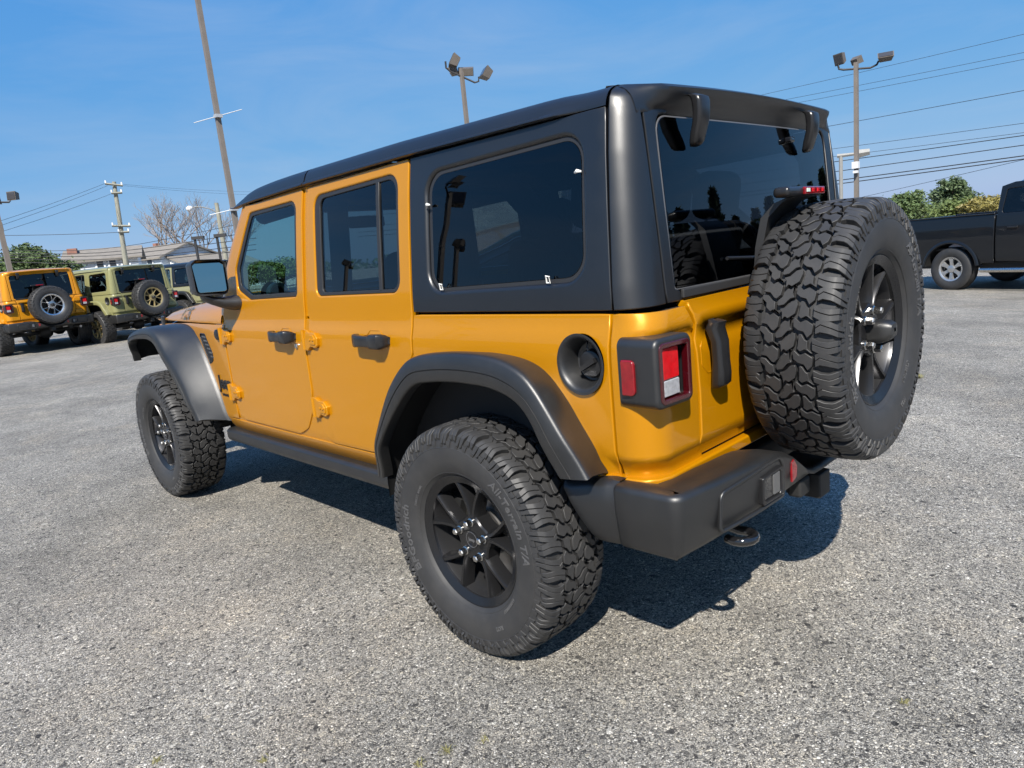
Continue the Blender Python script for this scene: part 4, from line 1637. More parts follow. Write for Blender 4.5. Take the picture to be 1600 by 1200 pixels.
    bu = loft('rear_bumper', L + R_, M['plastic'], root, sharp=40, flip=False)
    for mx in (-1, 1):
        # end cap between flare and bumper: front edge slants back towards the ground
        e = []
        for t in np.linspace(0, 1, 14):
            y0 = -.390 - .208 * t
            sh = .118 * (1 - t) ** 1.2
            zt, zb = .662 + .034 * smooth01(t * 1.2), .497 + .004 * t
            bul = .010 * math.sin(PI * min(1, t * 1.1)) ** .5
            x = -.838 - bul
            P = []
            for q, xx in ((0, -.775), (.0, -.800), (.0, -.822), (.025, x + .006), (.06, x), (.30, x - .006), (.55, x - .004), (.80, x + .004), (.93, x + .016), (.985, x + .034), (1.0, x + .07), (1.0, -.755)):
                z = zt + (zb - zt) * q + (.006 if q == 0 else 0)
                P.append((xx, y0 - sh * q, z))
            e.append(P)
        loft('bumper_end', e, M['plastic'], bu, sharp=40, mx=mx, ends=True, flip=False)
        # recessed light panel
        rec = rounded([(-.700, .548), (-.352, .552), (-.348, .655), (-.375, .690), (-.460, .690), (-.690, .668)], [.02, .015, .03, .03, .05, .03], 5)

        def fmap(x, z):
            yy = np.interp(x, [-.75, -.70, -.62, -.55, -.49, -.40, -.30], [-.820, -.828, -.838, -.845, -.849, -.852, -.855])
            return (x, float(yy) - .005, z)
        inn = inset([np.array(q) for q in (rec if area2(rec) > 0 else rec[::-1])], .012)
        panel('bumper_panel', rec, lambda x, z: (x, fmap(x, z)[1] + .000, z), M['plastic'], bu, holes=[inn], r=.005, thick=.01, res=.04, mx=mx)
        lw = rounded([(-.492, .566), (-.372, .566), (-.372, .660), (-.492, .652)], .008, 3)
        lwi = inset([np.array(q) for q in (lw if area2(lw) > 0 else lw[::-1])], .010)
        hs = panel('lamp_housing', lw, lambda x, z: (x, fmap(x, z)[1] - .004, z), M['plastic_s'], bu, holes=[lwi], r=.004, thick=.016, res=.04, mx=mx)
        panel('lamp_back', lwi, lambda x, z: (x, fmap(x, z)[1] + .003, z), M['gloss'], hs, r=.001, thick=.003, res=.05, mx=mx, nb=1)
        panel('reversing_lamp', rounded([(-.425, .580), (-.385, .580), (-.385, .646), (-.425, .643)], .003, 2), lambda x, z: (x, fmap(x, z)[1] - .001, z), M['vent'], hs, r=.002, thick=.006, res=.05, mx=mx, nb=2)
        rf = rounded([(-.300, .576), (-.266, .590), (-.262, .625), (-.285, .652), (-.302, .645)], .005, 3)
        panel('reflector', rf, lambda x, z: (x, -.8575, z), M['red'], bu, r=.003, thick=.006, res=.05, mx=mx, nb=2)
    # tow hook and hitch
    mb = MB()
    pts = [(-.46, -.66, .505)] + [(-.53 + .050 * math.cos(t), -.80 + .055 * math.sin(t), .487) for t in np.linspace(.9, -3.6, 15)]
    pts = [(-.515, -.62, .50), (-.505, -.72, .490)] + [(-.545 + .040 * math.cos(t), -.808 + .042 * math.sin(t), .484) for t in np.linspace(.5, -3.7, 16)]
    mb.tube(pts, .0135, 12)
    mb.build('tow_hook', M['gloss'], root)
    rbox('hitch_receiver', (-.03, -.79, .490), (.085, .12, .085), M['chassis'], root, .006)
    rbox('trailer_socket', (-.125, -.80, .505), (.075, .05, .065), M['chassis'], root, .012)


def build_front(root):
    pt = M['paint']
    # bonnet
    cur = []
    for y in np.linspace(2.06, 3.50, 24):
        hw = body(-y, 1.11)[0] * -1 - .002
        dr = -.055 * smooth01((y - 2.5) / 1.1) - .03 * smooth01((y - 3.3) / .25)
        rise = 1.0 - .1 * smooth01((y - 2.3) / 1.2)
        P = [(-hw, 1.124), (-hw - .001, 1.132), (-hw + .006, 1.160 * 1), (-hw + .026, 1.190), (-hw + .060, 1.212), (-hw + .12, 1.228), (-hw + .22, 1.242), (-.32, 1.252), (-.16, 1.262), (0, 1.264)]
        L = [(x, y, z + dr * smooth01((z - 1.124) / .07) * 1.0 if z > 1.125 else z) for x, z in P]
        cur.append(L + [(-x, yy, z) for x, yy, z in L[-2::-1]])
    hood = loft('bonnet', cur, pt, root, sharp=40, flip=True)
    # WILLYS decal on each side of the bonnet
    hw_ = lambda y, t: None
    for mx in (-1, 1):
        v, f = text_mesh('WILLYS', .088, .0, .003)
        vs = []
        for X, Y_, Z in v:
            y = 2.76 - X * .78 if mx > 0 else 2.76 + X * .78
            t = (Y_ + .032) / .064
            hw = -body(-y, 1.11)[0]
            dr = -.055 * smooth01((y - 2.5) / 1.1)
            cx_ = np.interp(t, [0, .3, .75, 1.1], [hw + .0015, hw - .004, hw - .024, hw - .052])
            cz_ = np.interp(t, [0, .3, .75, 1.1], [1.134, 1.160, 1.192, 1.2135])
            vs.append((-mx * cx_, y, cz_ + dr * smooth01((cz_ - 1.124) / .07) + .001))
        mesh_obj('bonnet_lettering', vs, f, M['decal_grey'], hood, False)
        rbox('bonnet_latch', (-.662 * mx, 3.33, 1.115), (.022, .05, .075), M['plastic_s'], hood, .008)
    # cowl and windscreen frame
    cur = []
    for x in np.linspace(-.765, .765, 21):
        cur.append([(x, 2.065, 1.215 + .03 * (1 - (x / .765) ** 2)), (x, 2.05, 1.205 + .03 * (1 - (x / .765) ** 2)), (x, 1.96, 1.20 + .02 * (1 - (x / .765) ** 2))])
    loft('cowl', cur, M['plastic'], root)
    panel('cowl_side', yz([(2.06, 1.122), (2.06, 1.205), (1.99, 1.24), (2.016, 1.122)]), bd(.004), pt, root, r=.003, thick=.03, mx=1)
    panel('cowl_side', yz([(2.06, 1.122), (2.06, 1.205), (1.99, 1.24), (2.016, 1.122)]), bd(.004), pt, root, r=.003, thick=.03, mx=-1)
    def wmap(x, t):
        return (x, 2.09 - .355 * t, 1.20 + .515 * t)
    wo = rounded([(-.735, 0), (.735, 0), (.675, 1.0), (-.675, 1.0)], .02, 3)
    wi = rounded([(-.69, .10), (.69, .10), (.635, .90), (-.635, .90)], .05, 5)
    ws = panel('windscreen_frame', wo, lambda x, t: wmap(x, t), pt, root, holes=[wi], r=.006, thick=.035, res=.1)
    panel('windscreen', wi, lambda x, t: (x, wmap(x, t)[1] - .008, wmap(x, t)[2]), M['glass_clear'], ws, r=.002, thick=.004, res=.15)
    # grille with seven slots, round headlamps, bumper
    slots = [rounded([(x - .028, .80), (x + .028, .80), (x + .028, 1.03), (x - .028, 1.03)], .018, 4) for x in np.linspace(-.27, .27, 7)]
    g = panel('grille', rounded([(-.62, .70), (.62, .70), (.64, 1.06), (.55, 1.10), (-.55, 1.10), (-.64, 1.06)], .04, 4), lambda x, z: (-x, 3.50 + .03 * (z - .9) * -1 - .05 * (x / .6) ** 2, z), pt, root, holes=slots, r=.008, hr=.006, thick=.03, res=.1)
    panel('grille_backing', [(-.60, .72), (.60, .72), (.60, 1.08), (-.60, 1.08)], lambda x, z: (-x, 3.45 - .05 * (x / .6) ** 2, z), M['chassis'], g, r=.002, thick=.01, res=.2)
    for s in (-1, 1):
        mb = MB()
        mb.lathe([(3.47, .098), (3.50, .098), (3.505, .090), (3.495, .085)], 'y', 36, (s * .455, 0, .93))
        mb.build('headlamp_ring', M['plastic_s'], g)
        mb = MB()
        mb.lathe([(3.488, .088), (3.500, .06), (3.505, .0001)], 'y', 36, (s * .455, 0, .93))
        mb.build('headlamp', M['clear'], g)
    secs = []
    for x in np.linspace(-.75, .75, 17):
        yb = 3.74 - .10 * (abs(x) / .75) ** 3
        sec = rounded([(yb - .14, .50), (yb, .52), (yb + .01, .66), (yb - .03, .69), (yb - .14, .69)], .02, 3)
        secs.append([(x, p[0], p[1]) for p in sec] + [(x, sec[0][0], sec[0][1])])
    loft('front_bumper', secs, M['plastic'], root, sharp=45, ends=False)


def build_under(root):
    ch = M['chassis']
    for mx in (-1, 1):
        rbox('frame_rail', (mx * .42, 1.45, .50), (.08, 4.1, .12), ch, root, .01)
    rbox('floor_pan', (0, 1.40, .585), (1.44, 3.6, .04), ch, root, .01)
    rbox('rear_crossmember', (0, -.62, .57), (1.20, .12, .12), ch, root, .01)
    for y in (0, 3.008):
        mb = MB()
        mb.tube([(-.72, y, .405), (.72, y, .405)], .042, 14)
        mb.lathe([(-.16, .02), (-.14, .09), (-.06, .14), (.04, .145), (.11, .10), (.14, .03)], 'x', 20, (.10 if y == 0 else -.22, y, .405))
        mb.build('axle', ch, root)
        for s in (-1, 1):
            mb = MB()
            pts = [(s * .47 + .055 * math.cos(t), y + .02 + .055 * math.sin(t), .46 + .011 * t) for t in np.linspace(0, 6 * PI, 60)]
            mb.tube(pts, .008, 6)
            mb.build('coil_spring', ch, root)
            mb = MB()
            mb.tube([(s * .52, y - .16, .33), (s * .44, y - .22, .66)], .028, 10)
            mb.build('damper', ch, root)
    mb = MB()
    mb.tube([(-.30, -.46, .50), (.30, -.46, .50)], .095, 18)
    mb.build('silencer', M['chassis'], root)
    mb = MB()
    mb.tube([(.30, -.46, .50), (.48, -.50, .49), (.55, -.62, .47), (.56, -.74, .46)], .028, 12)
    mb.build('tail_pipe', M['disc'], root)
    mb = MB()
    mb.box((-.28, .95, .50), (.34, .9, .18))
    mb.build('fuel_tank', ch, root, False)
    mb = MB()
    mb.tube([(0.05, 0.1, .43), (.08, 1.5, .52), (-.15, 2.9, .43)], .035, 10)
    mb.build('drive_shaft', ch, root)


def build_inside(root):
    it = M['inner']
    # tub lining
    for mx in (-1, 1):
        panel('inner_lining', yz([(2.0, .62), (2.0, 1.22), (-.55, 1.22), (-.55, .62)]), bd(.07), it, root, r=.004, thick=.02, res=.15, mx=mx, back=True)
    mb = MB()
    mb.box((0, .70, .63), (1.40, 2.6, .03))
    mb.build('cabin_floor', it, root, False)
    mb = MB()
    mb.box((0, -.655, .93), (1.30, .03, .46))
    mb.build('tailgate_lining', it, root, False)
    mb = MB()
    mb.box((0, .62, 1.705), (1.26, 2.2, .03))
    mb.build('headlining', it, root, False)
    # dashboard
    sec = rounded([(1.78, .86), (2.02, .86), (2.02, 1.19), (1.90, 1.215), (1.76, 1.20), (1.70, 1.14), (1.72, .98)], .04, 4)
    secs = [[(x, p[0], p[1]) for p in sec] + [(x, *sec[0])] for x in np.linspace(-.68, .68, 9)]
    dash = loft('dashboard', secs, it, root, ends=True, sharp=40)
    # round air outlet with a pale ring
    mb = MB()
    mb.lathe([(1.69, .055), (1.66, .055), (1.655, .050), (1.66, .038), (1.69, .036)], 'y', 32, (-.625, 0, 1.262))
    mb.build('air_outlet_ring', M['pale'], dash)
    mb = MB()
    mb.lathe([(1.74, .06), (1.675, .052), (1.675, .0001)], 'y', 32, (-.625, 0, 1.262))
    mb.build('air_outlet', it, dash)
    # steering wheel
    mb = MB()
    c = np.array([-.37, 1.56, 1.12])
    n = np.array([0, -.91, .42])
    a = np.array([1, 0, 0])
    b = np.cross(n, a)
    mb.tube([c + .185 * (a * math.cos(t) + b * math.sin(t)) for t in np.linspace(0, 2 * PI, 33)], .016, 10, False)
    for t in (0, PI, -PI / 2):
        mb.tube([c + .05 * (a * math.cos(t) + b * math.sin(t)), c + .18 * (a * math.cos(t) + b * math.sin(t))], .014, 8)
    mb.tube([c + n * .03, c - n * .04], [.055, .07], 16)
    mb.tube([c, c - n * .30], .03, 10)
    mb.build('steering_wheel', it, root)
    # centre mirror
    rbox('inside_mirror', (0, 1.72, 1.60), (.24, .03, .065), it, root, .014)
    # seats
    def seat(x, y, w, rear=False):
        s = rbox('seat_cushion', (x, y + .02, .84), (w, .52, .16), M['seat'], root, .06)
        lean = .22 if not rear else .28
        rbox('seat_back', (x, y - .28, 1.10), (w * .94, .14, .62), M['seat'], s, .06, (lean, 0, 0))
        for hx in ((0,) if w < .7 else (-.38, 0, .38)):
            rbox('head_rest', (x + hx, y - .385, 1.50), (.26, .11, .19), M['seat'], s, .05, (lean * .6, 0, 0))
            mb = MB()
            for q in (-.05, .05):
                mb.tube([(x + hx + q, y - .355, 1.38), (x + hx + q, y - .375, 1.46)], .007, 6)
            mb.build('head_rest_post', M['steel'], s)
    seat(-.37, 1.02, .52)
    seat(.37, 1.02, .52)
    seat(0, .12, 1.22, True)
    # sport bar
    for mx in (-1, 1):
        mb = MB()
        mb.tube([(mx * .60, 1.75, 1.66), (mx * .60, 1.0, 1.69), (mx * .59, .30, 1.68), (mx * .585, .0, 1.62), (mx * .60, -.42, 1.22), (mx * .61, -.50, .90)], .045, 12)
        mb.tube([(mx * .60, 1.02, 1.69), (mx * .63, 1.04, 1.20), (mx * .64, 1.05, .70)], .045, 12)
        mb.tube([(mx * .595, .22, 1.67), (mx * .63, .16, 1.20), (mx * .64, .12, .70)], .045, 12)
        mb.build('sport_bar', it, root)
    mb = MB()
    mb.tube([(-.6, 1.02, 1.69), (.6, 1.02, 1.69)], .04, 12)
    mb.tube([(-.59, .22, 1.67), (.59, .22, 1.67)], .04, 12)
    mb.build('cross_bar', it, root)


suv = empty('suv', (0, 0, 0))
tag(suv, 'amber yellow four-door off-road SUV with black hardtop and rear spare wheel, large in the foreground', 'suv')
TYRE = build_suv(suv)
build_roof(suv)
build_rear(suv, TYRE)
build_front(suv)
build_under(suv)
build_inside(suv)
for (x, y, rz, rot) in ((-.80, 0, 0, .06), (-.80, 3.008, 0, -.12), (.80, 0, PI, .1), (.80, 3.008, PI, .5)):
    make_wheel('wheel', TYRE, rot, suv, (x, y, .4085), rz)
for o_ in TYRE:
    bpy.data.objects.remove(o_)

# ---------------------------------------------------------------- the other cars
SKIP = {'tyre_lettering', 'hinge_bolt', 'hinge_leaf', 'hinge_barrel', 'handle_surround', 'retainer_clip', 'badge_lettering', 'bonnet_lettering', 'lug_nut', 'hub_badge', 'valve_stem', 'brake_caliper', 'brake_disc',
        'lamp_element', 'washer_nozzle', 'wiper', 'head_rest_post', 'coil_spring', 'damper', 'drive_shaft', 'fuel_tank', 'air_outlet', 'air_outlet_ring', 'vent_slat', 'cap_tether', 'door_lock',
        'inside_mirror', 'grille_backing', 'glass_edge', 'window_seal', 'bump_stop', 'trailer_socket', 'lamp_back', 'steering_wheel', 'silencer'}


def other_suv(loc, rz, paint_m, top_m, flare_m, rim_m, label):
    sw = {'amber_paint': paint_m, 'hardtop_black': top_m}
    r = copy_tree(suv, None, sw, SKIP)
    r.location = loc
    r.rotation_euler = (0, 0, rz)
    r['label'] = label
    r['category'] = 'suv'
    for ch in list(r.children):
        n = ch.name.split('.')[0]
        if n in ('rear_flare', 'front_flare') and flare_m is not None:
            for sl in ch.material_slots:
                sl.link = 'OBJECT'
                sl.material = flare_m
        if n == 'spare_wheel' or n == 'wheel':
            for sl in ch.material_slots:
                sl.link = 'OBJECT'
                sl.material = rim_m
    return r


def on_lot(x, y):
    return (x, y, gz(x, y))


other_suv((1.14, 17.09, 0.14), 0.146, M['orange'], M['orange'], M['orange'], M['rim_silver'], 'orange SUV with orange hardtop and silver spare wheel rim, parked at the left edge')
other_suv((3.04, 16.91, 0.06), 0.262, M['olive'], M['olive'], M['olive'], M['rim_gold'], 'olive green SUV with matching hardtop and gold spare wheel rim, beside the orange one')
other_suv((5.55, 18.60, 0.05), 0.30, M['sage'], M['top'], None, M['rim'], 'sage green SUV with dark top, half hidden behind the side mirror')


def build_pickup(root):
    """black crew-cab pickup; local +Y forward, rear axle at Y = 0"""
    pt = M['truck']
    W = 1.00

    def side(d=0.0):
        def f(a, z):
            w = np.interp(z, [.45, .60, .95, 1.20, 1.38, 1.43, 1.95], [.955, .985, 1.0, .995, .975, .965, .88])
            return (-(w - d), -a, z)
        return f
    R = .60

    def arch(c, r0=.50):
        return [(c + r0 * math.cos(t) * 1.02, .42 + r0 * math.sin(t)) for t in np.linspace(.12, PI - .12, 19)]
    for mx in (-1, 1):
        bed = yz([(.82, 1.41), (-1.18, 1.43), (-1.20, .62), (-.62, .55)] + arch(0)[::-1] + [(.62, .52), (.82, .52)])
        bs = panel('bed_side', bed, side(), pt, root, r=.012, thick=.05, res=.10, mx=mx)
        A = arch(0, .50)
        B = arch(0, .56)
        o = [[(-(1.015), y, z) for y, z in A], [(-1.022, y, z) for y, z in [((p[0] + q[0]) / 2, (p[1] + q[1]) / 2) for p, q in zip(A, B)]], [(-1.0, y, z) for y, z in B]]
        loft('arch_lip', o, pt, bs, mx=mx)
        o = [[(x, y, z) for y, z in arch(0, .50)] for x in (-1.0, -.60)]
        loft('wheel_liner', o, M['chassis'], bs, mx=mx)
        rbox('rail_cap', (-.955 * mx, -.18, 1.425), (.07, 2.0, .025), M['plastic_s'], bs, .01)
        wins = [rounded(yz([(1.62, 1.86), (.98, 1.84), (.93, 1.42), (1.64, 1.42)]), .05, 4), rounded(yz([(2.70, 1.50), (2.32, 1.84), (1.78, 1.87), (1.78, 1.42), (2.72, 1.42)]), .05, 4)]
        cab = yz([(.85, .55), (.85, 1.45), (.875, 1.90), (1.10, 1.955), (2.25, 1.94), (2.85, 1.42), (3.05, 1.35), (4.55, 1.24), (4.62, .70), (4.30, .55)] + [(y, z) for y, z in arch(3.66)] + [(3.0, .50)])
        cb = panel('cab_side', cab, side(), pt, root, holes=wins, r=.012, thick=.05, res=.10, mx=mx)
        for w_ in wins:
            panel('cab_window', w_, side(.015), M['glass_dark'], cb, r=.002, thick=.004, res=.12, mx=mx)
        for y in (1.15, 2.0):
            rbox('door_handle', (-1.005 * mx, y, 1.16), (.03, .18, .035), M['plastic_s'], cb, .01)
        mb = MB()
        mb.tube([(-1.02 * mx, .62, .40), (-1.05 * mx, .75, .40), (-1.05 * mx, 2.7, .40), (-1.02 * mx, 2.85, .40)], .045, 12)
        mb.build('running_board', M['steel'], root)
        rbox('tail_lamp', (-.94 * mx, -1.17, 1.15), (.14, .10, .36), M['red'], root, .03)
        rbox('pickup_mirror', (-1.15 * mx, 2.55, 1.45), (.22, .12, .26), M['plastic_s'], root, .04)
        rbox('head_lamp', (-.80 * mx, 4.60, 1.02), (.34, .10, .18), M['clear'], root, .03)
    rbox('tailgate', (0, -1.19, 1.05), (1.80, .06, .74), pt, root, .02)
    rbox('bed_floor', (0, -.18, .80), (1.80, 2.0, .05), M['chassis'], root, .01)
    rbox('bed_front', (0, .80, 1.10), (1.90, .05, .60), pt, root, .01)
    rbox('rear_bumper', (0, -1.30, .62), (1.90, .16, .18), M['steel'], root, .04)
    rbox('front_bumper', (0, 4.68, .62), (1.90, .18, .26), M['steel'], root, .05)
    cur = [[(-.76 + .02, y, z - .02), (-.55, y, z + .03), (0, y, z + .05), (.55, y, z + .03), (.74, y, z - .02)] for y, z in ((.90, 1.88), (1.05, 1.95), (1.6, 1.965), (2.1, 1.955), (2.28, 1.92))]
    loft('cab_roof', cur, pt, root, flip=True)
    mb = MB()
    mb.box((0, .97, 1.985), (.34, .05, .03))
    mb.build('cargo_lamp', M['red_dark'], root)
    rg = panel('back_window', rounded([(-.70, 1.44), (.70, 1.44), (.64, 1.86), (-.64, 1.86)], .04, 4), lambda x, z: (x, .86 + .12 * (z - 1.42), z), M['glass_dark'], root, r=.003, thick=.01, res=.2)
    panel('cab_back', [(-.96, .80), (.96, .80), (.95, 1.43), (-.95, 1.43)], lambda x, z: (x, .855, z), pt, root, r=.01, thick=.03, res=.2)
    for s in (-1, 1):
        panel('back_pillar', [(s * .70, 1.43), (s * .955, 1.43), (s * .78, 1.90), (s * .64, 1.90)], lambda x, z: (x, .862 + .12 * (z - 1.42), z), pt, root, r=.006, thick=.03, res=.2)
        # red strap lamp seen behind the glass edge
        rbox('pillar_lamp', (s * .76, .845, 1.66), (.035, .02, .40), M['red'], root, .008, (0, -s * .33, 0))
    cur = [[(x, y, z + .06 * (1 - (x / .95) ** 2)) for x in np.linspace(-.95, .95, 9)] for y, z in ((2.85, 1.36), (3.4, 1.30), (4.3, 1.25), (4.60, 1.16), (4.64, 1.0), (4.64, .62))]
    loft('bonnet', cur, pt, root, flip=True)
    panel('windscreen', rounded([(-.84, 0), (.84, 0), (.68, 1), (-.68, 1)], .03, 3), lambda x, t: (x, 2.86 - .58 * t, 1.40 + .52 * t), M['glass_dark'], root, r=.003, thick=.008, res=.2)
    rbox('floor_pan', (0, 1.6, .48), (1.6, 5.6, .12), M['chassis'], root, .02)
    for (x, y, rz) in ((-.86, 0, 0), (-.86, 3.66, 0), (.86, 0, PI), (.86, 3.66, PI)):
        mb = MB()
        mb.lathe([(-.10, .232), (-.122, .27), (-.128, .33), (-.118, .385), (-.095, .412), (0, .418), (.095, .412), (.118, .385), (.128, .33), (.122, .27), (.10, .232)], 'x', 48)
        for k in range(3):
            mb.lathe([(-.06 + k * .06, .4195), (-.055 + k * .06, .4215), (-.025 + k * .06, .4215), (-.02 + k * .06, .4195)], 'x', 48)
        rm = MB()
        rm.lathe([(-.095, .205), (-.108, .222), (-.112, .236), (-.100, .240)], 'x', 48)
        rm.lathe([(-.095, .205), (-.02, .195), (.08, .20)], 'x', 48)
        for k in range(6):
            a = 2 * PI * k / 6
            sec = []
            for r, hw, xx in ((.03, .030, -.075), (.08, .036, -.085), (.14, .034, -.090), (.19, .052, -.094), (.215, .062, -.096)):
                d = hw / r
                P = lambda th, x_: (x_, -r * math.sin(th), r * math.cos(th))
                sec.append([P(a - d, xx + .03), P(a - d * .8, xx), P(a + d * .8, xx), P(a + d, xx + .03)])
            vs = [q for s_ in sec for q in s_]
            fs = [(i * 4 + q, i * 4 + (q + 1) % 4, i * 4 + 4 + (q + 1) % 4, i * 4 + 4 + q) for i in range(4) for q in range(4)]
            rm.add(vs, fs)
        rm.lathe([(-.07, .075), (-.095, .070), (-.100, .05), (-.102, .0001)], 'x', 24)
        w = rm.build('wheel', M['alloy'], root, True, 35)
        w.location = (x, y, .418)
        w.rotation_euler = (0, 0, rz)
        mb.build('tyre', M['rubber'], w, True, 35)
        bk = MB()
        bk.lathe([(.0, .20), (.001, .0001)], 'x', 24)
        bk.build('brake_disc', M['chassis'], w)


M['alloy'] = mat('silver_alloy', (0.50, 0.50, 0.50), 0.3, metal=0.8)
pk = empty('pickup_truck', (13.65 + .86 * .94, 2.03 + .86 * -.35, -0.30), math.atan2(.35, -.94))
tag(pk, 'glossy black pickup truck with six-spoke silver wheels, parked at the right edge', 'pickup')
build_pickup(pk)

# ---------------------------------------------------------------- poles, wires, houses, trees
M['pole'] = mat('brown_pole', (0.16, 0.138, 0.118), 0.55, var=0.15, vscale=4)
M['pole_grey'] = mat('grey_pole', (0.22, 0.22, 0.21), 0.5, var=0.15, vscale=4)
M['flood'] = mat('flood_housing', (0.11, 0.095, 0.08), 0.5, var=0.15, vscale=8)
M['flood_glass'] = mat('flood_glass', (0.05, 0.05, 0.055), 0.15)
M['wood'] = mat('weathered_wood', (0.24, 0.235, 0.19), 0.85, var=0.25, vscale=3, bump=0.4, bscale=30, bdist=0.01)
M['wire'] = mat('wire_black', (0.02, 0.02, 0.022), 0.6)
M['rod'] = mat('galvanised_rod', (0.42, 0.43, 0.44), 0.4, metal=0.3)
M['porcelain'] = mat('insulator', (0.65, 0.65, 0.65), 0.3)
M['siding'] = mat('white_siding', (0.72, 0.73, 0.74), 0.6, var=0.06, vscale=1.5)
M['siding_blue'] = mat('pale_siding', (0.50, 0.56, 0.62), 0.6, var=0.06, vscale=1.5)
M['shingle'] = mat('grey_shingle', (0.20, 0.18, 0.155), 0.85, var=0.2, vscale=3)
M['shingle_dark'] = mat('dark_shingle', (0.05, 0.048, 0.05), 0.85, var=0.2, vscale=3)
M['brick'] = mat('chimney_brick', (0.25, 0.12, 0.09), 0.85, var=0.25, vscale=6)
M['pane'] = mat('window_pane', (0.03, 0.035, 0.04), 0.1)
M['bark'] = mat('bark', (0.13, 0.105, 0.08), 0.9, var=0.3, vscale=5)
M['twig'] = mat('bare_twig', (0.24, 0.20, 0.17), 0.9, var=0.2, vscale=3)
M['leaf'] = mat('leaf_green', (0.080, 0.120, 0.040), 0.6, var=0.55, vscale=0.9)
M['leaf_d'] = mat('leaf_dark', (0.070, 0.105, 0.045), 0.6, var=0.5, vscale=0.8)
M['leaf_y'] = mat('leaf_yellow', (0.20, 0.17, 0.045), 0.6, var=0.4, vscale=1.2)
M['leaf_l'] = mat('leaf_light', (0.10, 0.135, 0.035), 0.6, var=0.5, vscale=1.0)
M['conifer'] = mat('conifer_green', (0.022, 0.040, 0.018), 0.7, var=0.4, vscale=1.5)


def flood_head(c, yaw, tilt, parent, size=(.42, .30, .20), off=.10):
    """shoebox floodlight: tapered housing, dark glass face, yoke"""
    E_ = Euler((tilt, 0, yaw)).to_matrix()
    c = Vector(c)
    w, h, d = size
    pts = [(-w / 2, 0, -h / 2), (w / 2, 0, -h / 2), (w / 2, 0, h / 2), (-w / 2, 0, h / 2), (-w * .36, d, -h * .34), (w * .36, d, -h * .34), (w * .36, d, h * .40), (-w * .36, d, h * .40)]
    mb = MB()
    mb.add([c + E_ @ Vector(p) for p in pts], [(3, 2, 1, 0), (4, 5, 6, 7), (0, 1, 5, 4), (1, 2, 6, 5), (2, 3, 7, 6), (3, 0, 4, 7)])
    o = mb.build('floodlight', M['flood'], parent, False)
    mb = MB()
    q = [(-w * .44, -.012, -h * .40), (w * .44, -.012, -h * .40), (w * .44, -.012, h * .40), (-w * .44, -.012, h * .40)]
    q2 = [(a, .01, b) for a, _, b in q]
    mb.add([c + E_ @ Vector(p) for p in q + q2], [(0, 1, 2, 3), (0, 4, 5, 1), (1, 5, 6, 2), (2, 6, 7, 3), (3, 7, 4, 0)])
    mb.build('lamp_glass', M['flood_glass'], o, False)
    return o


def light_pole(name, label, base, top_z, heads, arm=None, w0=.17, w1=.13, mat_=None, group='floodlight poles round the lot', extra=None, square=True):
    bx, by = base
    r = empty(name, (bx, by, 0))
    tag(r, label, 'light pole', group)
    mat_ = mat_ or M['pole']
    mb = MB()
    z0 = gz(bx, by) - .2
    if square:
        for i in range(1):
            vs = []
            for z, w in ((z0, w0), (top_z, w1)):
                vs += [(sx * w / 2, sy * w / 2, z) for sx, sy in ((-1, -1), (1, -1), (1, 1), (-1, 1))]
            mb.add(vs, [(0, 1, 5, 4), (1, 2, 6, 5), (2, 3, 7, 6), (3, 0, 4, 7), (4, 5, 6, 7)])
    else:
        mb.tube([(0, 0, z0), (0, 0, top_z)], [w0 / 2, w1 / 2], 14)
    o = mb.build('pole_shaft', mat_, r, not square)
    mb = MB()
    mb.box((0, 0, z0 + .22), (.34, .34, .05))
    mb.build('base_plate', mat_, r, False)
    if arm:
        mb = MB()
        mb.tube([Vector(p) - Vector((bx, by, 0)) for p in arm], .024, 8)
        mb.build('arm', M['wire'] if mat_ is M['pole'] else mat_, r)
    for c, yaw, tilt, size in heads:
        flood_head(Vector(c) - Vector((bx, by, 0)), yaw, tilt, r, size)
    return r


def V3(p):
    return Vector((float(p[0]), float(p[1]), float(p[2])))


# tall pole rising behind the bonnet, head just above the picture
p = at(338, 170, 15.0)
lp = light_pole('light_pole', 'tall brown floodlight pole with thin white cross rods, behind the yellow front door', (p[0], p[1]), 7.35, [((p[0] + .45, p[1] - .25, 6.75), 2.4, .5, (.46, .34, .24)), ((p[0] - .5, p[1] + .3, 6.9), -.6, .5, (.46, .34, .24))],
                [at(372, -8, 15), at(352, -30, 15), at(306, -30, 15), at(270, -20, 15)], .092, .078)
for (u0, v0, u1, v1) in ((303, 192, 378, 171), (328, 336, 402, 318)):
    mb = MB()
    a, b = V3(at(u0, v0, 15.0)), V3(at(u1, v1, 14.9))
    mb.tube([a - V3((p[0], p[1], 0)), b - V3((p[0], p[1], 0))], .0075, 6)
    m_ = (a + b) / 2 - V3((p[0], p[1], 0))
    mb.box(tuple(m_), (.125, .125, .06))
    mb.build('cross_rod', M['rod'], lp)
# pole with four floodlights above the roof
p = at(725, 150, 19.0)
top = at(722, 118, 19.0)
light_pole('light_pole', 'floodlight pole with four lamps showing above the black roof', (p[0], p[1]), float(top[2]) + .18,
           [(at(705, 93, 19.0), -2.2, -.55, (.33, .30, .20)), (at(714, 108, 19.2), .7, -.3, (.40, .22, .20)), (at(728, 112, 19.2), 2.6, -.3, (.40, .22, .20)), (at(755, 112, 18.8), -2.0, -.6, (.33, .29, .20))],
           [at(696, 96, 19), at(697, 106, 19), at(703, 111, 19), at(742, 129, 19), at(748, 127, 19), at(748, 120, 19)], .105, .085)
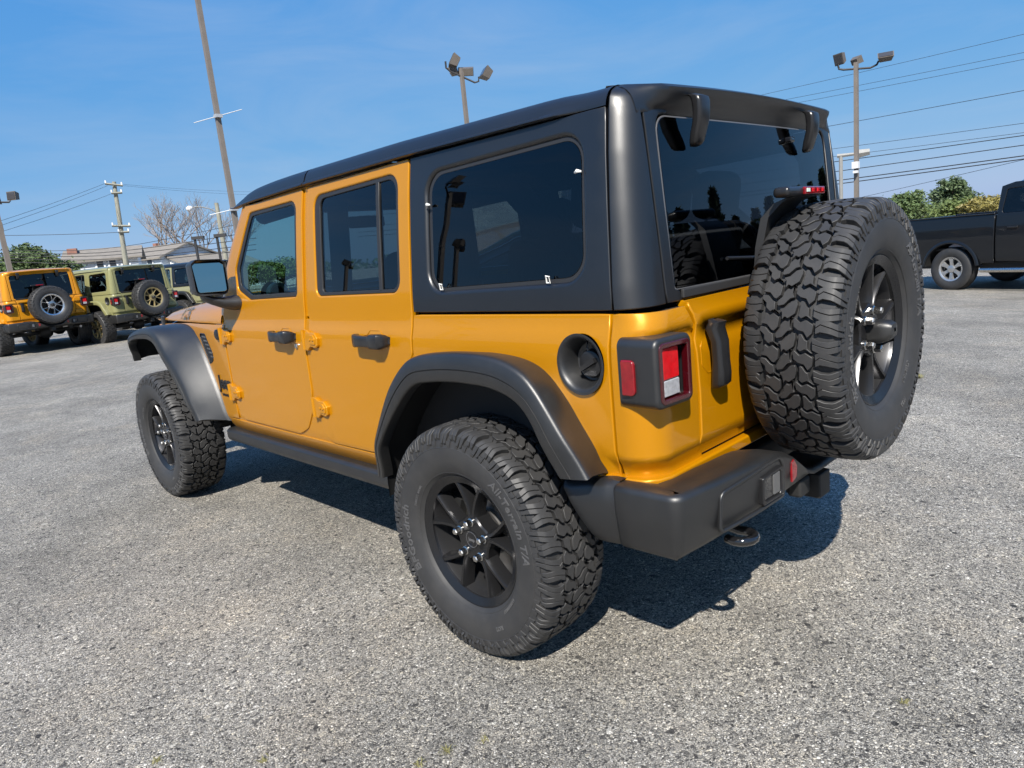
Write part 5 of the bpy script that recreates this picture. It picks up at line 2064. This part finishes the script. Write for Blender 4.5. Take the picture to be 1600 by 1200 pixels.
# pole with three floodlights at the right
p = at(1338, 200, 20.0)
top = at(1339, 100, 20.0)
r = light_pole('light_pole', 'grey brown floodlight pole with three lamps beside the overhead wires', (p[0], p[1]), float(top[2]) + .04,
               [(at(1310, 93, 20.0), -1.9, .30, (.26, .27, .14)), (at(1341, 93, 20.2), 1.2, -.5, (.25, .18, .15)), (at(1384, 85, 19.8), -1.2, -.75, (.34, .18, .15))],
               [at(1309, 101, 20), at(1311, 108, 20), at(1318, 109, 20), at(1360, 106, 20), at(1370, 101, 20), at(1373, 95, 20)], .10, .088)
mb = MB()
q = V3(at(1337, 258, 19.85)) - V3((p[0], p[1], 0))
mb.box(tuple(q), (.14, .14, .16))
mb.box(tuple(q + V3((0, 0, -.16))), (.10, .10, .06))
mb.build('camera_box', M['porcelain'], r)
# far-left pole
p = at(8, 360, 24.0)
top = at(1, 312, 24.0)
light_pole('light_pole', 'brown floodlight pole at the far left edge above the orange SUV', (p[0] - .1, p[1]), float(top[2]), [(at(17, 306, 24), -.9, -.1, (.26, .24, .18)), (at(-6, 308, 24), 1.0, -.1, (.42, .36, .26))],
           [at(16, 313, 24), at(14, 316, 24), at(-6, 316, 24)], .13, .11)
p = at(6, 390, 30.0)
light_pole('light_pole', 'short silver pole leaning at the far left behind the orange SUV', (p[0], p[1]), 4.3, [(at(-6, 355, 30), 0, 0, (.40, .3, .2))], None, .12, .09, M['pole_grey'], 'floodlight poles round the lot', None, False)
# small black lamp posts near the houses
for u, v0, lab in ((305, 372, 'small black lamp post left of the street light, above the mirror'), (340, 368, 'small black lamp post right of its twin, above the mirror')):
    p = at(u + 4, 400, 42.0)
    top = at(u, v0, 42.0)
    r = empty('lamp_post', (p[0], p[1], 0))
    tag(r, lab, 'lamp post', 'black lamp posts by the houses')
    mb = MB()
    mb.tube([(0, 0, -.2), (0, 0, float(top[2]))], .075, 8)
    mb.build('post', M['wire'], r)
    mb = MB()
    a = V3(at(u + 8, v0 + 1, 42.0)) - V3((p[0], p[1], 0))
    mb.box((a.x * .6, a.y * .6, float(top[2])), (.62, .34, .16), (0, 0, -.6))
    mb.build('lamp_head', M['wire'], r, False)
# twin lamp beside the right-hand pole
p = at(1314, 280, 38.0)
top = at(1312, 243, 38.0)
r = empty('lamp_post', (p[0], p[1], 0))
tag(r, 'dark street lamp with a long flat arm behind the right floodlight pole', 'lamp post')
mb = MB()
mb.tube([(0, 0, -.4), (0, 0, float(top[2]))], .09, 8)
mb.build('post', M['pole_grey'], r)
for (u0, v0, u1, v1, hh) in ((1308, 244, 1340, 240, .10), (1338, 241, 1359, 237, .22)):
    mb = MB()
    a, b = V3(at(u0, v0, 38)) - V3((p[0], p[1], 0)), V3(at(u1, v1, 38)) - V3((p[0], p[1], 0))
    mb.tube([a, b], [hh, hh * .7], 6)
    mb.build('lamp_head', M['pole_grey'], r, False)
p2 = at(1337, 280, 37.0)

# utility pole with cross arms
p = at(190, 400, 45.0)
top = at(178, 284, 45.0)
up = empty('utility_pole', (p[0], p[1], 0))
tag(up, 'weathered wooden utility pole with stacked cross arms behind the olive SUV', 'utility pole')
mb = MB()
tp = V3(top) - V3((p[0], p[1], 0))
mb.tube([(0, 0, -.3), (tp.x * .5, tp.y * .5, tp.z * .5), tuple(tp)], [.15, .13, .10], 10)
mb.build('pole_shaft', M['wood'], up)
for (u0, v0, u1, v1) in ((164, 287, 192, 290), (174, 302, 191, 301), (175, 353, 204, 353), (185, 363, 202, 362)):
    mb = MB()
    a, b = V3(at(u0, v0, 44.8)) - V3((p[0], p[1], 0)), V3(at(u1, v1, 44.8)) - V3((p[0], p[1], 0))
    mb.tube([a, b], .06, 4)
    mb.build('cross_arm', M['wood'], up, False)
    for t in (.05, .95):
        mb = MB()
        q = a.lerp(b, t)
        mb.tube([q + V3((0, 0, .04)), q + V3((0, 0, .18))], [.05, .035], 8)
        mb.build('insulator', M['porcelain'], up)
# cobra-head street light on a wooden pole
p = at(352, 400, 45.0)
top = at(338, 317, 45.0)
cp = empty('street_light', (p[0], p[1], 0))
tag(cp, 'wooden pole carrying a curved street light arm, left of the brown pole', 'street light')
mb = MB()
tp = V3(top) - V3((p[0], p[1], 0))
mb.tube([(0, 0, -.3), tuple(tp)], [.17, .11], 10)
mb.build('pole_shaft', M['wood'], cp)
mb = MB()
o_ = V3((p[0], p[1], 0))
mb.tube([V3(at(338, 332, 45)) - o_, V3(at(330, 327, 45)) - o_, V3(at(318, 324, 45)) - o_, V3(at(307, 323, 45)) - o_, V3(at(299, 325, 45)) - o_], .035, 6)
mb.build('arm', M['pole_grey'], cp)
mb = MB()
mb.tube([V3(at(300, 324.5, 45)) - o_, V3(at(296, 326, 45)) - o_, V3(at(291, 327, 45)) - o_], [.10, .17, .08], 10)
mb.build('lamp_head', M['porcelain'], cp)


def wire(pts, r, label, group='overhead wires', n=14):
    P = spline([tuple(q) for q in pts], n) if len(pts) > 2 else None
    if P is None:
        a, b = np.array(pts[0]), np.array(pts[1])
        sag = 0.006 * np.linalg.norm(b - a)
        P = [a + (b - a) * t - np.array([0, 0, sag * 4 * t * (1 - t)]) for t in np.linspace(0, 1, n)]
    mb = MB()
    mb.tube([V3(q) for q in P], r, 5)
    tag(mb.build('overhead_wire', M['wire'], None), label, 'wire', group)


for (v0, v1, w_) in ((182, 44, 'topmost'), (190, 74, 'middle'), (197, 85, 'lowest')):
    wire([at(560, v0 + (v0 - v1) * .6875, 72), at(1640, v1, 34)], .008, w_ + ' of the three thin overhead wires crossing the sky at the upper right', 'thin wires at the upper right')
for (v0, v1) in ((240, 134),):
    wire([at(560, v0 + (v0 - v1) * .6875, 80), at(1640, v1, 36)], .012, 'single faint overhead wire in the middle of the right-hand sky', None)
for (v0, v1, r_, w_) in ((262, 187, .010, 'topmost thin'), (272, 202, .009, 'second thin'), (284, 206, .018, 'third, heavier'), (300, 221, .018, 'fourth, heavier'), (312, 238, .022, 'fifth, heavy'), (318, 243, .022, 'lowest, heavy')):
    wire([at(560, v0 + (v0 - v1) * .6875, 76), at(1640, v1, 36)], r_, w_ + ' cable in the bundle behind the right floodlight pole', 'cable bundle at the right')
wire([at(1000, 378, 60), at(1640, 240, 36)], .010, 'faint wire slanting above the trees at the right', None)
for (a, b, w_) in (((-40, 358), (163, 287), 'upper'), ((-40, 366), (168, 290), 'middle'), ((-40, 375), (176, 302), 'lower')):
    wire([at(*a, 36), at(*b, 45)], .008, w_ + ' of three thin overhead wires running left from the utility pole top', 'wires left of the utility pole')
for (a, b, w_) in (((192, 288), (420, 300), 'upper'), ((192, 290), (420, 305), 'lower')):
    wire([at(*a, 45), at(*b, 60)], .006, w_ + ' of two faint overhead wires running right from the utility pole top', 'wires right of the utility pole')
for (v0, v1, v2, r_, w_) in ((391, 388, 345, .014, 'topmost'), (396, 394, 362, .020, 'second'), (399, 399, 372, .020, 'third'), (403, 405, 382, .020, 'fourth'), (408, 411, 390, .020, 'lowest')):
    wire([at(-40, v0, 50), at(170, v1, 48), at(400, v2, 42)], r_, w_ + ' overhead cable in the low bundle above the houses on the left', 'cable bundle at the left')
wire([at(-40, 368, 50), at(186, 363, 45)], .014, 'single overhead wire crossing the sky above the green tree at left', None)

# ---------------------------------------------------------------- houses
def house(label, c, rz, w, d, h, roof_h, wall_m, roof_m, windows, chimney=None, eave=.35, group='houses beyond the lot'):
    r = empty('house', c, rz)
    tag(r, label, 'house', group)
    mb = MB()
    vs = [(-w / 2, -d / 2, -1), (w / 2, -d / 2, -1), (w / 2, d / 2, -1), (-w / 2, d / 2, -1), (-w / 2, -d / 2, h), (w / 2, -d / 2, h), (w / 2, d / 2, h), (-w / 2, d / 2, h), (-w / 2, 0, h + roof_h), (w / 2, 0, h + roof_h)]
    mb.add(vs, [(0, 1, 5, 4), (2, 3, 7, 6), (1, 2, 6, 9, 5), (3, 0, 4, 8, 7)])
    mb.build('wall', wall_m, r, False)
    mb = MB()
    e = eave
    s_ = roof_h / (d / 2)
    for sg in (-1, 1):
        a = [(-w / 2 - e, sg * (d / 2 + e), h - s_ * e), (w / 2 + e, sg * (d / 2 + e), h - s_ * e), (w / 2 + e, 0, h + roof_h), (-w / 2 - e, 0, h + roof_h)]
        b = [(x, y, z + .16) for x, y, z in a]
        mb.add(a + b, [(0, 1, 2, 3), (4, 5, 6, 7), (0, 1, 5, 4), (1, 2, 6, 5), (2, 3, 7, 6), (3, 0, 4, 7)])
    mb.build('roof', roof_m, r, False)
    for face, u, z, ww, hh in windows:
        mb, mg = MB(), MB()
        if face == 'front':
            mb.box((u, -d / 2 - .03, z), (ww + .24, .10, hh + .24))
            mg.box((u, -d / 2 - .07, z), (ww, .06, hh))
        elif face == 'end':
            mb.box((w / 2 + .03, u, z), (.10, ww + .24, hh + .24))
            mg.box((w / 2 + .07, u, z), (.06, ww, hh))
        else:
            mb.box((-w / 2 - .03, u, z), (.10, ww + .24, hh + .24))
            mg.box((-w / 2 - .07, u, z), (.06, ww, hh))
        f_ = mb.build('window', M['siding'], r, False)
        mg.build('pane', M['pane'], f_, False)
    if chimney:
        mb = MB()
        mb.box(chimney[0], chimney[1])
        mb.build('chimney', M['brick'], r, False)
    return r


def fc(u, D):
    """a yaw that turns a house front towards the camera"""
    q = at(u, 420, D)
    return math.atan2(q[0] - CAM[0], -(q[1] - CAM[1])) * -1 + PI + PI


def hpos(u, D, z=0.0):
    q = at(u, 420, D)
    return (float(q[0]), float(q[1]), z)


hy = math.atan2(-(hpos(230, 62)[0] - CAM[0]), hpos(230, 62)[1] - CAM[1])
house('white house with twin upper windows and a grey gabled roof behind the olive SUV', hpos(258, 82, .55), hy - PI / 2 + .62, 8.0, 6.5, 3.3, 1.2, M['siding_blue'], M['shingle'],
      [('front', -1.2, 2.7, .7, 1.0), ('front', .6, 2.7, .7, 1.0), ('front', 2.4, 2.7, .7, 1.0), ('end', -1.3, 2.75, .8, 1.1), ('end', .2, 2.75, .8, 1.1)], ((-2.0, 1.0, 4.6), (.5, .5, .8)))
house('long house with a tan shingle roof behind the utility pole', hpos(196, 92, .3), hy + .15, 6.0, 6.0, 3.2, .9, M['siding'], M['shingle'],
      [('front', -3.5, 2.5, .7, 1.0), ('front', -2.3, 2.5, .7, 1.0), ('front', -1.1, 2.5, .7, 1.0), ('front', 2.0, 2.5, .9, 1.0)], None)
house('small white porch house with three narrow windows and a brick chimney', hpos(168, 60, .45), hy - .05, 4.4, 4.0, 3.0, .7, M['siding'], M['shingle'],
      [('front', -.2, 2.45, .40, .8), ('front', .6, 2.45, .40, .8), ('front', 1.4, 2.45, .40, .8)], ((-1.9, -.6, 3.5), (.6, .6, .9)))
house('house with a steep dark roof between the orange and olive SUVs', hpos(118, 62, .0), hy - .35, 4.6, 4.6, 2.3, 1.2, M['siding_blue'], M['shingle_dark'], [('front', 0.3, 1.8, 1.0, .8), ('end', 0, 1.9, .8, .9)], None)
house('low pale house with a brown roof behind the small lamp posts', hpos(318, 80, .2), hy + .6, 8, 7, 2.4, 1.3, M['siding'], M['shingle'], [('front', -1.5, 1.8, .9, 1.0), ('front', 1.5, 1.8, .9, 1.0)], None)

# ---------------------------------------------------------------- trees
def leafy(name, label, base, height, blobs, leaf_m, n=5200, size=.20, trunk_r=.18, seed=1, group=None, cat='tree', lean=0):
    """tapered trunk with limbs, crown of single leaf-clump faces in uneven lobes"""
    rnd = random.Random(seed)
    r = empty(name, base)
    tag(r, label, cat, group)
    mb = MB()
    mb.tube([(0, 0, -.5), (.05, .02, height * .25), (-.06, .05, height * .5), (.04, 0, height * .8)], [trunk_r * 1.25, trunk_r, trunk_r * .7, trunk_r * .25], 8)
    for (bx, by, bz, rx, rz_) in blobs:
        mb.tube([(0, 0, height * .30), (bx * .5, by * .5, (height * .35 + bz) / 2), (bx, by, bz)], [trunk_r * .55, trunk_r * .35, trunk_r * .1], 6)
    mb.build('trunk', M['bark'], r)
    vs, fs = [], []
    tot = sum(b[3] * b[3] * b[4] for b in blobs)
    for (bx, by, bz, rx, rz_) in blobs:
        k = int(n * rx * rx * rz_ / tot)
        subs = []
        for _ in range(max(6, int(k / 60))):
            while True:
                q = Vector((rnd.uniform(-1, 1), rnd.uniform(-1, 1), rnd.uniform(-1, 1)))
                if .25 < q.length < 1:
                    break
            q = q.normalized() * (rnd.random() ** .35)
            subs.append((q, rnd.uniform(.18, .38)))
        for _ in range(k):
            q0, sr = rnd.choice(subs)
            q = q0 + Vector((rnd.gauss(0, 1), rnd.gauss(0, 1), rnd.gauss(0, .8))) * sr * .55
            c = Vector((bx + q.x * rx, by + q.y * rx, bz + q.z * rz_))
            s = size * rnd.uniform(.5, 1.3)
            a = Vector((rnd.gauss(0, 1), rnd.gauss(0, 1), rnd.gauss(0, .6))).normalized()
            b = a.cross(Vector((rnd.gauss(0, 1), rnd.gauss(0, 1), rnd.gauss(0, 1)))).normalized()
            i = len(vs)
            vs += [c - a * s, c + b * s * .45, c + a * s, c - b * s * .45]
            fs.append((i, i + 1, i + 2, i + 3))
    mesh_obj('crown', vs, fs, leaf_m, r, False)
    return r


def tp_(u, D):
    q = at(u, 420, D)
    return (float(q[0]), float(q[1]), -.3)


leafy('leafy_tree', 'dense green tree behind the orange SUV at the left', tp_(48, 54), 4.8, [(0, 0, 3.6, 1.5, 1.1), (-1.3, .5, 3.0, 1.3, 1.0), (1.3, -.4, 3.1, 1.3, .8), (.3, .6, 4.3, .9, .7), (2.0, 0, 2.6, .8, .7)], M['leaf'], 15400, 0.124, .2, 4)
leafy('leafy_tree', 'low green tree at the far left edge', tp_(8, 55), 4.0, [(0, 0, 2.8, 1.8, 1.2), (-1.5, 0, 2.4, 1.2, 1.0)], M['leaf_d'], 7700, 0.124, .16, 5)
leafy('leafy_tree', 'tall wispy green tree behind the black pickup', tp_(1487, 46), 3.4, [(-.5, 0, 1.9, .8, 1.0), (-.3, 0, 2.6, .6, .6), (.7, .3, 2.1, .9, .9), (1.3, .2, 1.7, 1.0, .8), (.6, -.2, 1.3, 1.2, .7), (.9, 0, 2.7, .5, .4)], M['leaf_d'], 13200, 0.105, .17, 6)
leafy('leafy_tree', 'round green tree between the spare wheel and the tall tree', tp_(1412, 44), 3.0, [(0, 0, 1.6, 1.2, .8), (.7, 0, 2.1, .7, .5), (-1.0, .3, 1.5, .9, .7)], M['leaf'], 11000, 0.105, .15, 7)
leafy('shrub', 'yellow green shrub in front of the tall tree behind the pickup', tp_(1502, 38), 2.3, [(0, 0, 1.3, 1.3, .55), (-1.0, .1, 1.2, .8, .5), (.8, 0, 1.3, .7, .5)], M['leaf_l'], 9900, 0.081, .08, 8, None, 'shrub')
leafy('shrub', 'yellowing shrub beside the pickup cab', tp_(1535, 37), 2.3, [(0, 0, 1.35, .9, .5), (-.9, 0, 1.3, .7, .45)], M['leaf_y'], 5720, 0.074, .06, 9, None, 'shrub')
leafy('leafy_tree', 'green tree seen through the yellow front door window', tp_(440, 60), 3.0, [(0, 0, 1.8, 2.2, .8), (2.4, .5, 1.5, 1.8, .7), (-2.2, 0, 1.6, 1.7, .8)], M['leaf_l'], 9900, 0.124, .18, 10)
leafy('leafy_tree', 'green tree seen dimly through the rear windows', tp_(760, 50), 5.0, [(0, 0, 2.9, 2.2, 1.3), (2.4, .5, 2.4, 1.6, 1.2), (-2.2, 0, 2.5, 1.7, 1.1)], M['leaf'], 7700, 0.136, .18, 11)

# bare tree behind the houses
def bare_tree(label, base, h, seed):
    rnd = random.Random(seed)
    r = empty('bare_tree', base)
    tag(r, label, 'tree')
    tr, tw = MB(), MB()

    def grow(p, d, l, rad, lev):
        q = p + d * l
        (tr if lev < 2 else tw).tube([p, p + d * l * .5 + Vector((rnd.gauss(0, .04), rnd.gauss(0, .04), 0)) * l, q], [rad, rad * .85, rad * .7], 5 if lev < 2 else 3, False)
        if lev >= 6:
            return
        for k in range(rnd.choice((2, 3)) if lev < 4 else 2):
            nd = (d + Vector((rnd.gauss(0, .42), rnd.gauss(0, .42), rnd.uniform(.0, .35)))).normalized()
            grow(q, nd, l * rnd.uniform(.62, .86), rad * .66, lev + 1)
    for k in range(4):
        grow(Vector((rnd.gauss(0, .5), rnd.gauss(0, .5), -.5)), Vector((rnd.gauss(0, .22), rnd.gauss(0, .22), 1)).normalized(), h * .26, .13, 0)
    tr.build('trunk', M['twig'], r)
    tw.build('crown', M['twig'], r)


bare_tree('leafless grey tree behind the houses, left of the brown pole', (*tp_(278, 84)[:2], 1.0), 11.0, 21)
bare_tree('smaller leafless tree beside the brown pole', (*tp_(322, 86)[:2], 1.0), 10.5, 22)

# ---------------------------------------------------------------- what stands behind the camera: seen mirrored in glass and paint
light_pole('light_pole', 'three-lamp floodlight pole that shows mirrored in the quarter window', (-8.3, 9.7), 4.75, [((-8.9, 10.2, 4.85), .8, -.4, (.40, .34, .24)), ((-8.25, 9.65, 5.05), 2.2, -.4, (.36, .30, .22)), ((-7.7, 9.1, 5.1), 2.0, -.2, (.40, .40, .22))],
           [(-8.9, 10.2, 4.72), (-8.8, 10.15, 4.62), (-8.3, 9.7, 4.62), (-7.75, 9.2, 4.75), (-7.7, 9.1, 4.95)], .11, .09)
light_pole('light_pole', 'distant floodlight pole that shows small in the quarter window', (-19.2, 22.4), 6.1, [((-19.7, 22.8, 6.2), .8, -.4, (.5, .4, .3)), ((-18.7, 22.0, 6.2), 2.2, -.4, (.5, .4, .3)), ((-19.2, 22.4, 6.3), 1.5, -.3, (.5, .4, .3))],
           [(-19.7, 22.8, 6.0), (-18.7, 22.0, 6.0)], .2, .16)
light_pole('light_pole', 'twin-lamp pole that shows mirrored in the rear door window', (-16.1, 26.4), 5.0, [((-16.4, 26.7, 5.1), .8, -.4, (.4, .3, .3)), ((-15.8, 26.2, 5.1), 2.2, -.4, (.4, .3, .3))], [(-16.4, 26.7, 4.95), (-15.8, 26.2, 4.95)], .16, .13)
mb = MB()
b_ = empty('showroom', (-26, 32, 0), .95)
tag(b_, 'low dark flat-roofed building mirrored in the door glass', 'building')
mb.box((0, 0, 1.9), (26, 9, 3.8))
mb.build('wall', M['pole_grey'], b_, False)
mb = MB()
mb.box((0, 0, 3.95), (27, 10, .5))
mb.build('roof', M['shingle_dark'], b_, False)


def conifer(base, h, w, seed):
    rnd = random.Random(seed)
    r = empty('conifer', base)
    tag(r, 'tall narrow dark conifer in the row mirrored in the back glass', 'tree', 'row of conifers behind the car')
    mb = MB()
    mb.tube([(0, 0, -.3), (0, 0, h * .9)], [.16, .03], 6)
    mb.build('trunk', M['bark'], r)
    vs, fs = [], []
    for _ in range(1500):
        t = rnd.random() ** .8
        rr = w * (1 - t) ** .7 * rnd.uniform(.5, 1.05)
        a = rnd.uniform(0, 2 * PI)
        c = Vector((rr * math.cos(a), rr * math.sin(a), .2 + t * h))
        s = rnd.uniform(.12, .3)
        d = Vector((math.cos(a), math.sin(a), rnd.uniform(-.2, .9))).normalized()
        b = d.cross(Vector((rnd.gauss(0, 1), rnd.gauss(0, 1), rnd.gauss(0, 1)))).normalized()
        i = len(vs)
        vs += [c - d * s, c + b * s * .4, c + d * s, c - b * s * .4]
        fs.append((i, i + 1, i + 2, i + 3))
    mesh_obj('crown', vs, fs, M['conifer'], r, False)


for k in range(16):
    t = k / 15
    conifer((16.5 + 10.5 * t + random.uniform(-.4, .4), -19.0 + 11.5 * t, 0), random.uniform(3.3, 4.9), random.uniform(.7, 1.1), 40 + k)

# ---------------------------------------------------------------- weeds in the asphalt
M['weed'] = mat('weed_green', (0.19, 0.175, 0.07), 0.7, var=0.35, vscale=30)
for (u, v, n_, lab) in ((698, 1174, 34, 'small yellow green weed tuft at the bottom centre of the asphalt'), (655, 1196, 22, 'weed sprig at the very bottom edge, left of the bottom-centre tuft'), (245, 1191, 26, 'small weed tuft at the bottom left of the asphalt'),
                        (412, 1189, 18, 'flat weed patch between the two bottom-left tufts'), (756, 1157, 12, 'tiny weed sprig right of the bottom-centre tuft'), (1435, 586, 26, 'small weed tuft on the lot just right of the spare wheel'), (1412, 1098, 14, 'dry straw-coloured tuft on the right asphalt')):
    d = ray(u, v)
    q = CAM + d * (-CAM[2] / d[2])
    rnd = random.Random(int(u))
    r = empty('weed', (float(q[0]), float(q[1]), gz(q[0], q[1])))
    tag(r, lab, 'weed', 'weeds in the asphalt cracks')
    sc = 0.62 if v > 700 else 1.6
    mb = MB()
    for _ in range(n_):
        a = rnd.uniform(0, 2 * PI)
        l = rnd.uniform(.012, .034) * sc
        b0 = Vector((rnd.gauss(0, .010), rnd.gauss(0, .010), 0)) * sc
        tip = b0 + Vector((math.cos(a) * l, math.sin(a) * l, l * rnd.uniform(.2, .8)))
        s = Vector((-math.sin(a), math.cos(a), 0)) * .0022 * sc
        mid = (b0 + tip) / 2 + Vector((0, 0, l * .25))
        mb.add([b0 - s, b0 + s, mid + s, mid - s, tip], [(0, 1, 2, 3), (3, 2, 4)])
    mb.build('leaves', M['weed'], r, False)

# ---------------------------------------------------------------- far tree belt round the lot
rnd = random.Random(77)
vs, fs = [], []
for _ in range(15000):
    a = rnd.uniform(0, 2 * PI)
    r0 = rnd.uniform(150, 168)
    top = 2.2 + 1.5 * noise.noise(Vector((a * 9, 0, 0))) + 0.8 * noise.noise(Vector((a * 41, 3, 0)))
    c = Vector((r0 * math.cos(a), r0 * math.sin(a), rnd.uniform(-.3, max(.6, top))))
    s_ = rnd.uniform(.35, 1.0)
    d = Vector((rnd.gauss(0, 1), rnd.gauss(0, 1), rnd.gauss(0, .7))).normalized()
    b = d.cross(Vector((rnd.gauss(0, 1), rnd.gauss(0, 1), rnd.gauss(0, 1)))).normalized()
    i = len(vs)
    vs += [c - d * s_, c + b * s_ * .5, c + d * s_, c - b * s_ * .5]
    fs.append((i, i + 1, i + 2, i + 3))
tag(mesh_obj('distant_woods', vs, fs, M['leaf_d'], None, False), 'far-off belt of green trees along the horizon', 'woods', None, 'stuff')
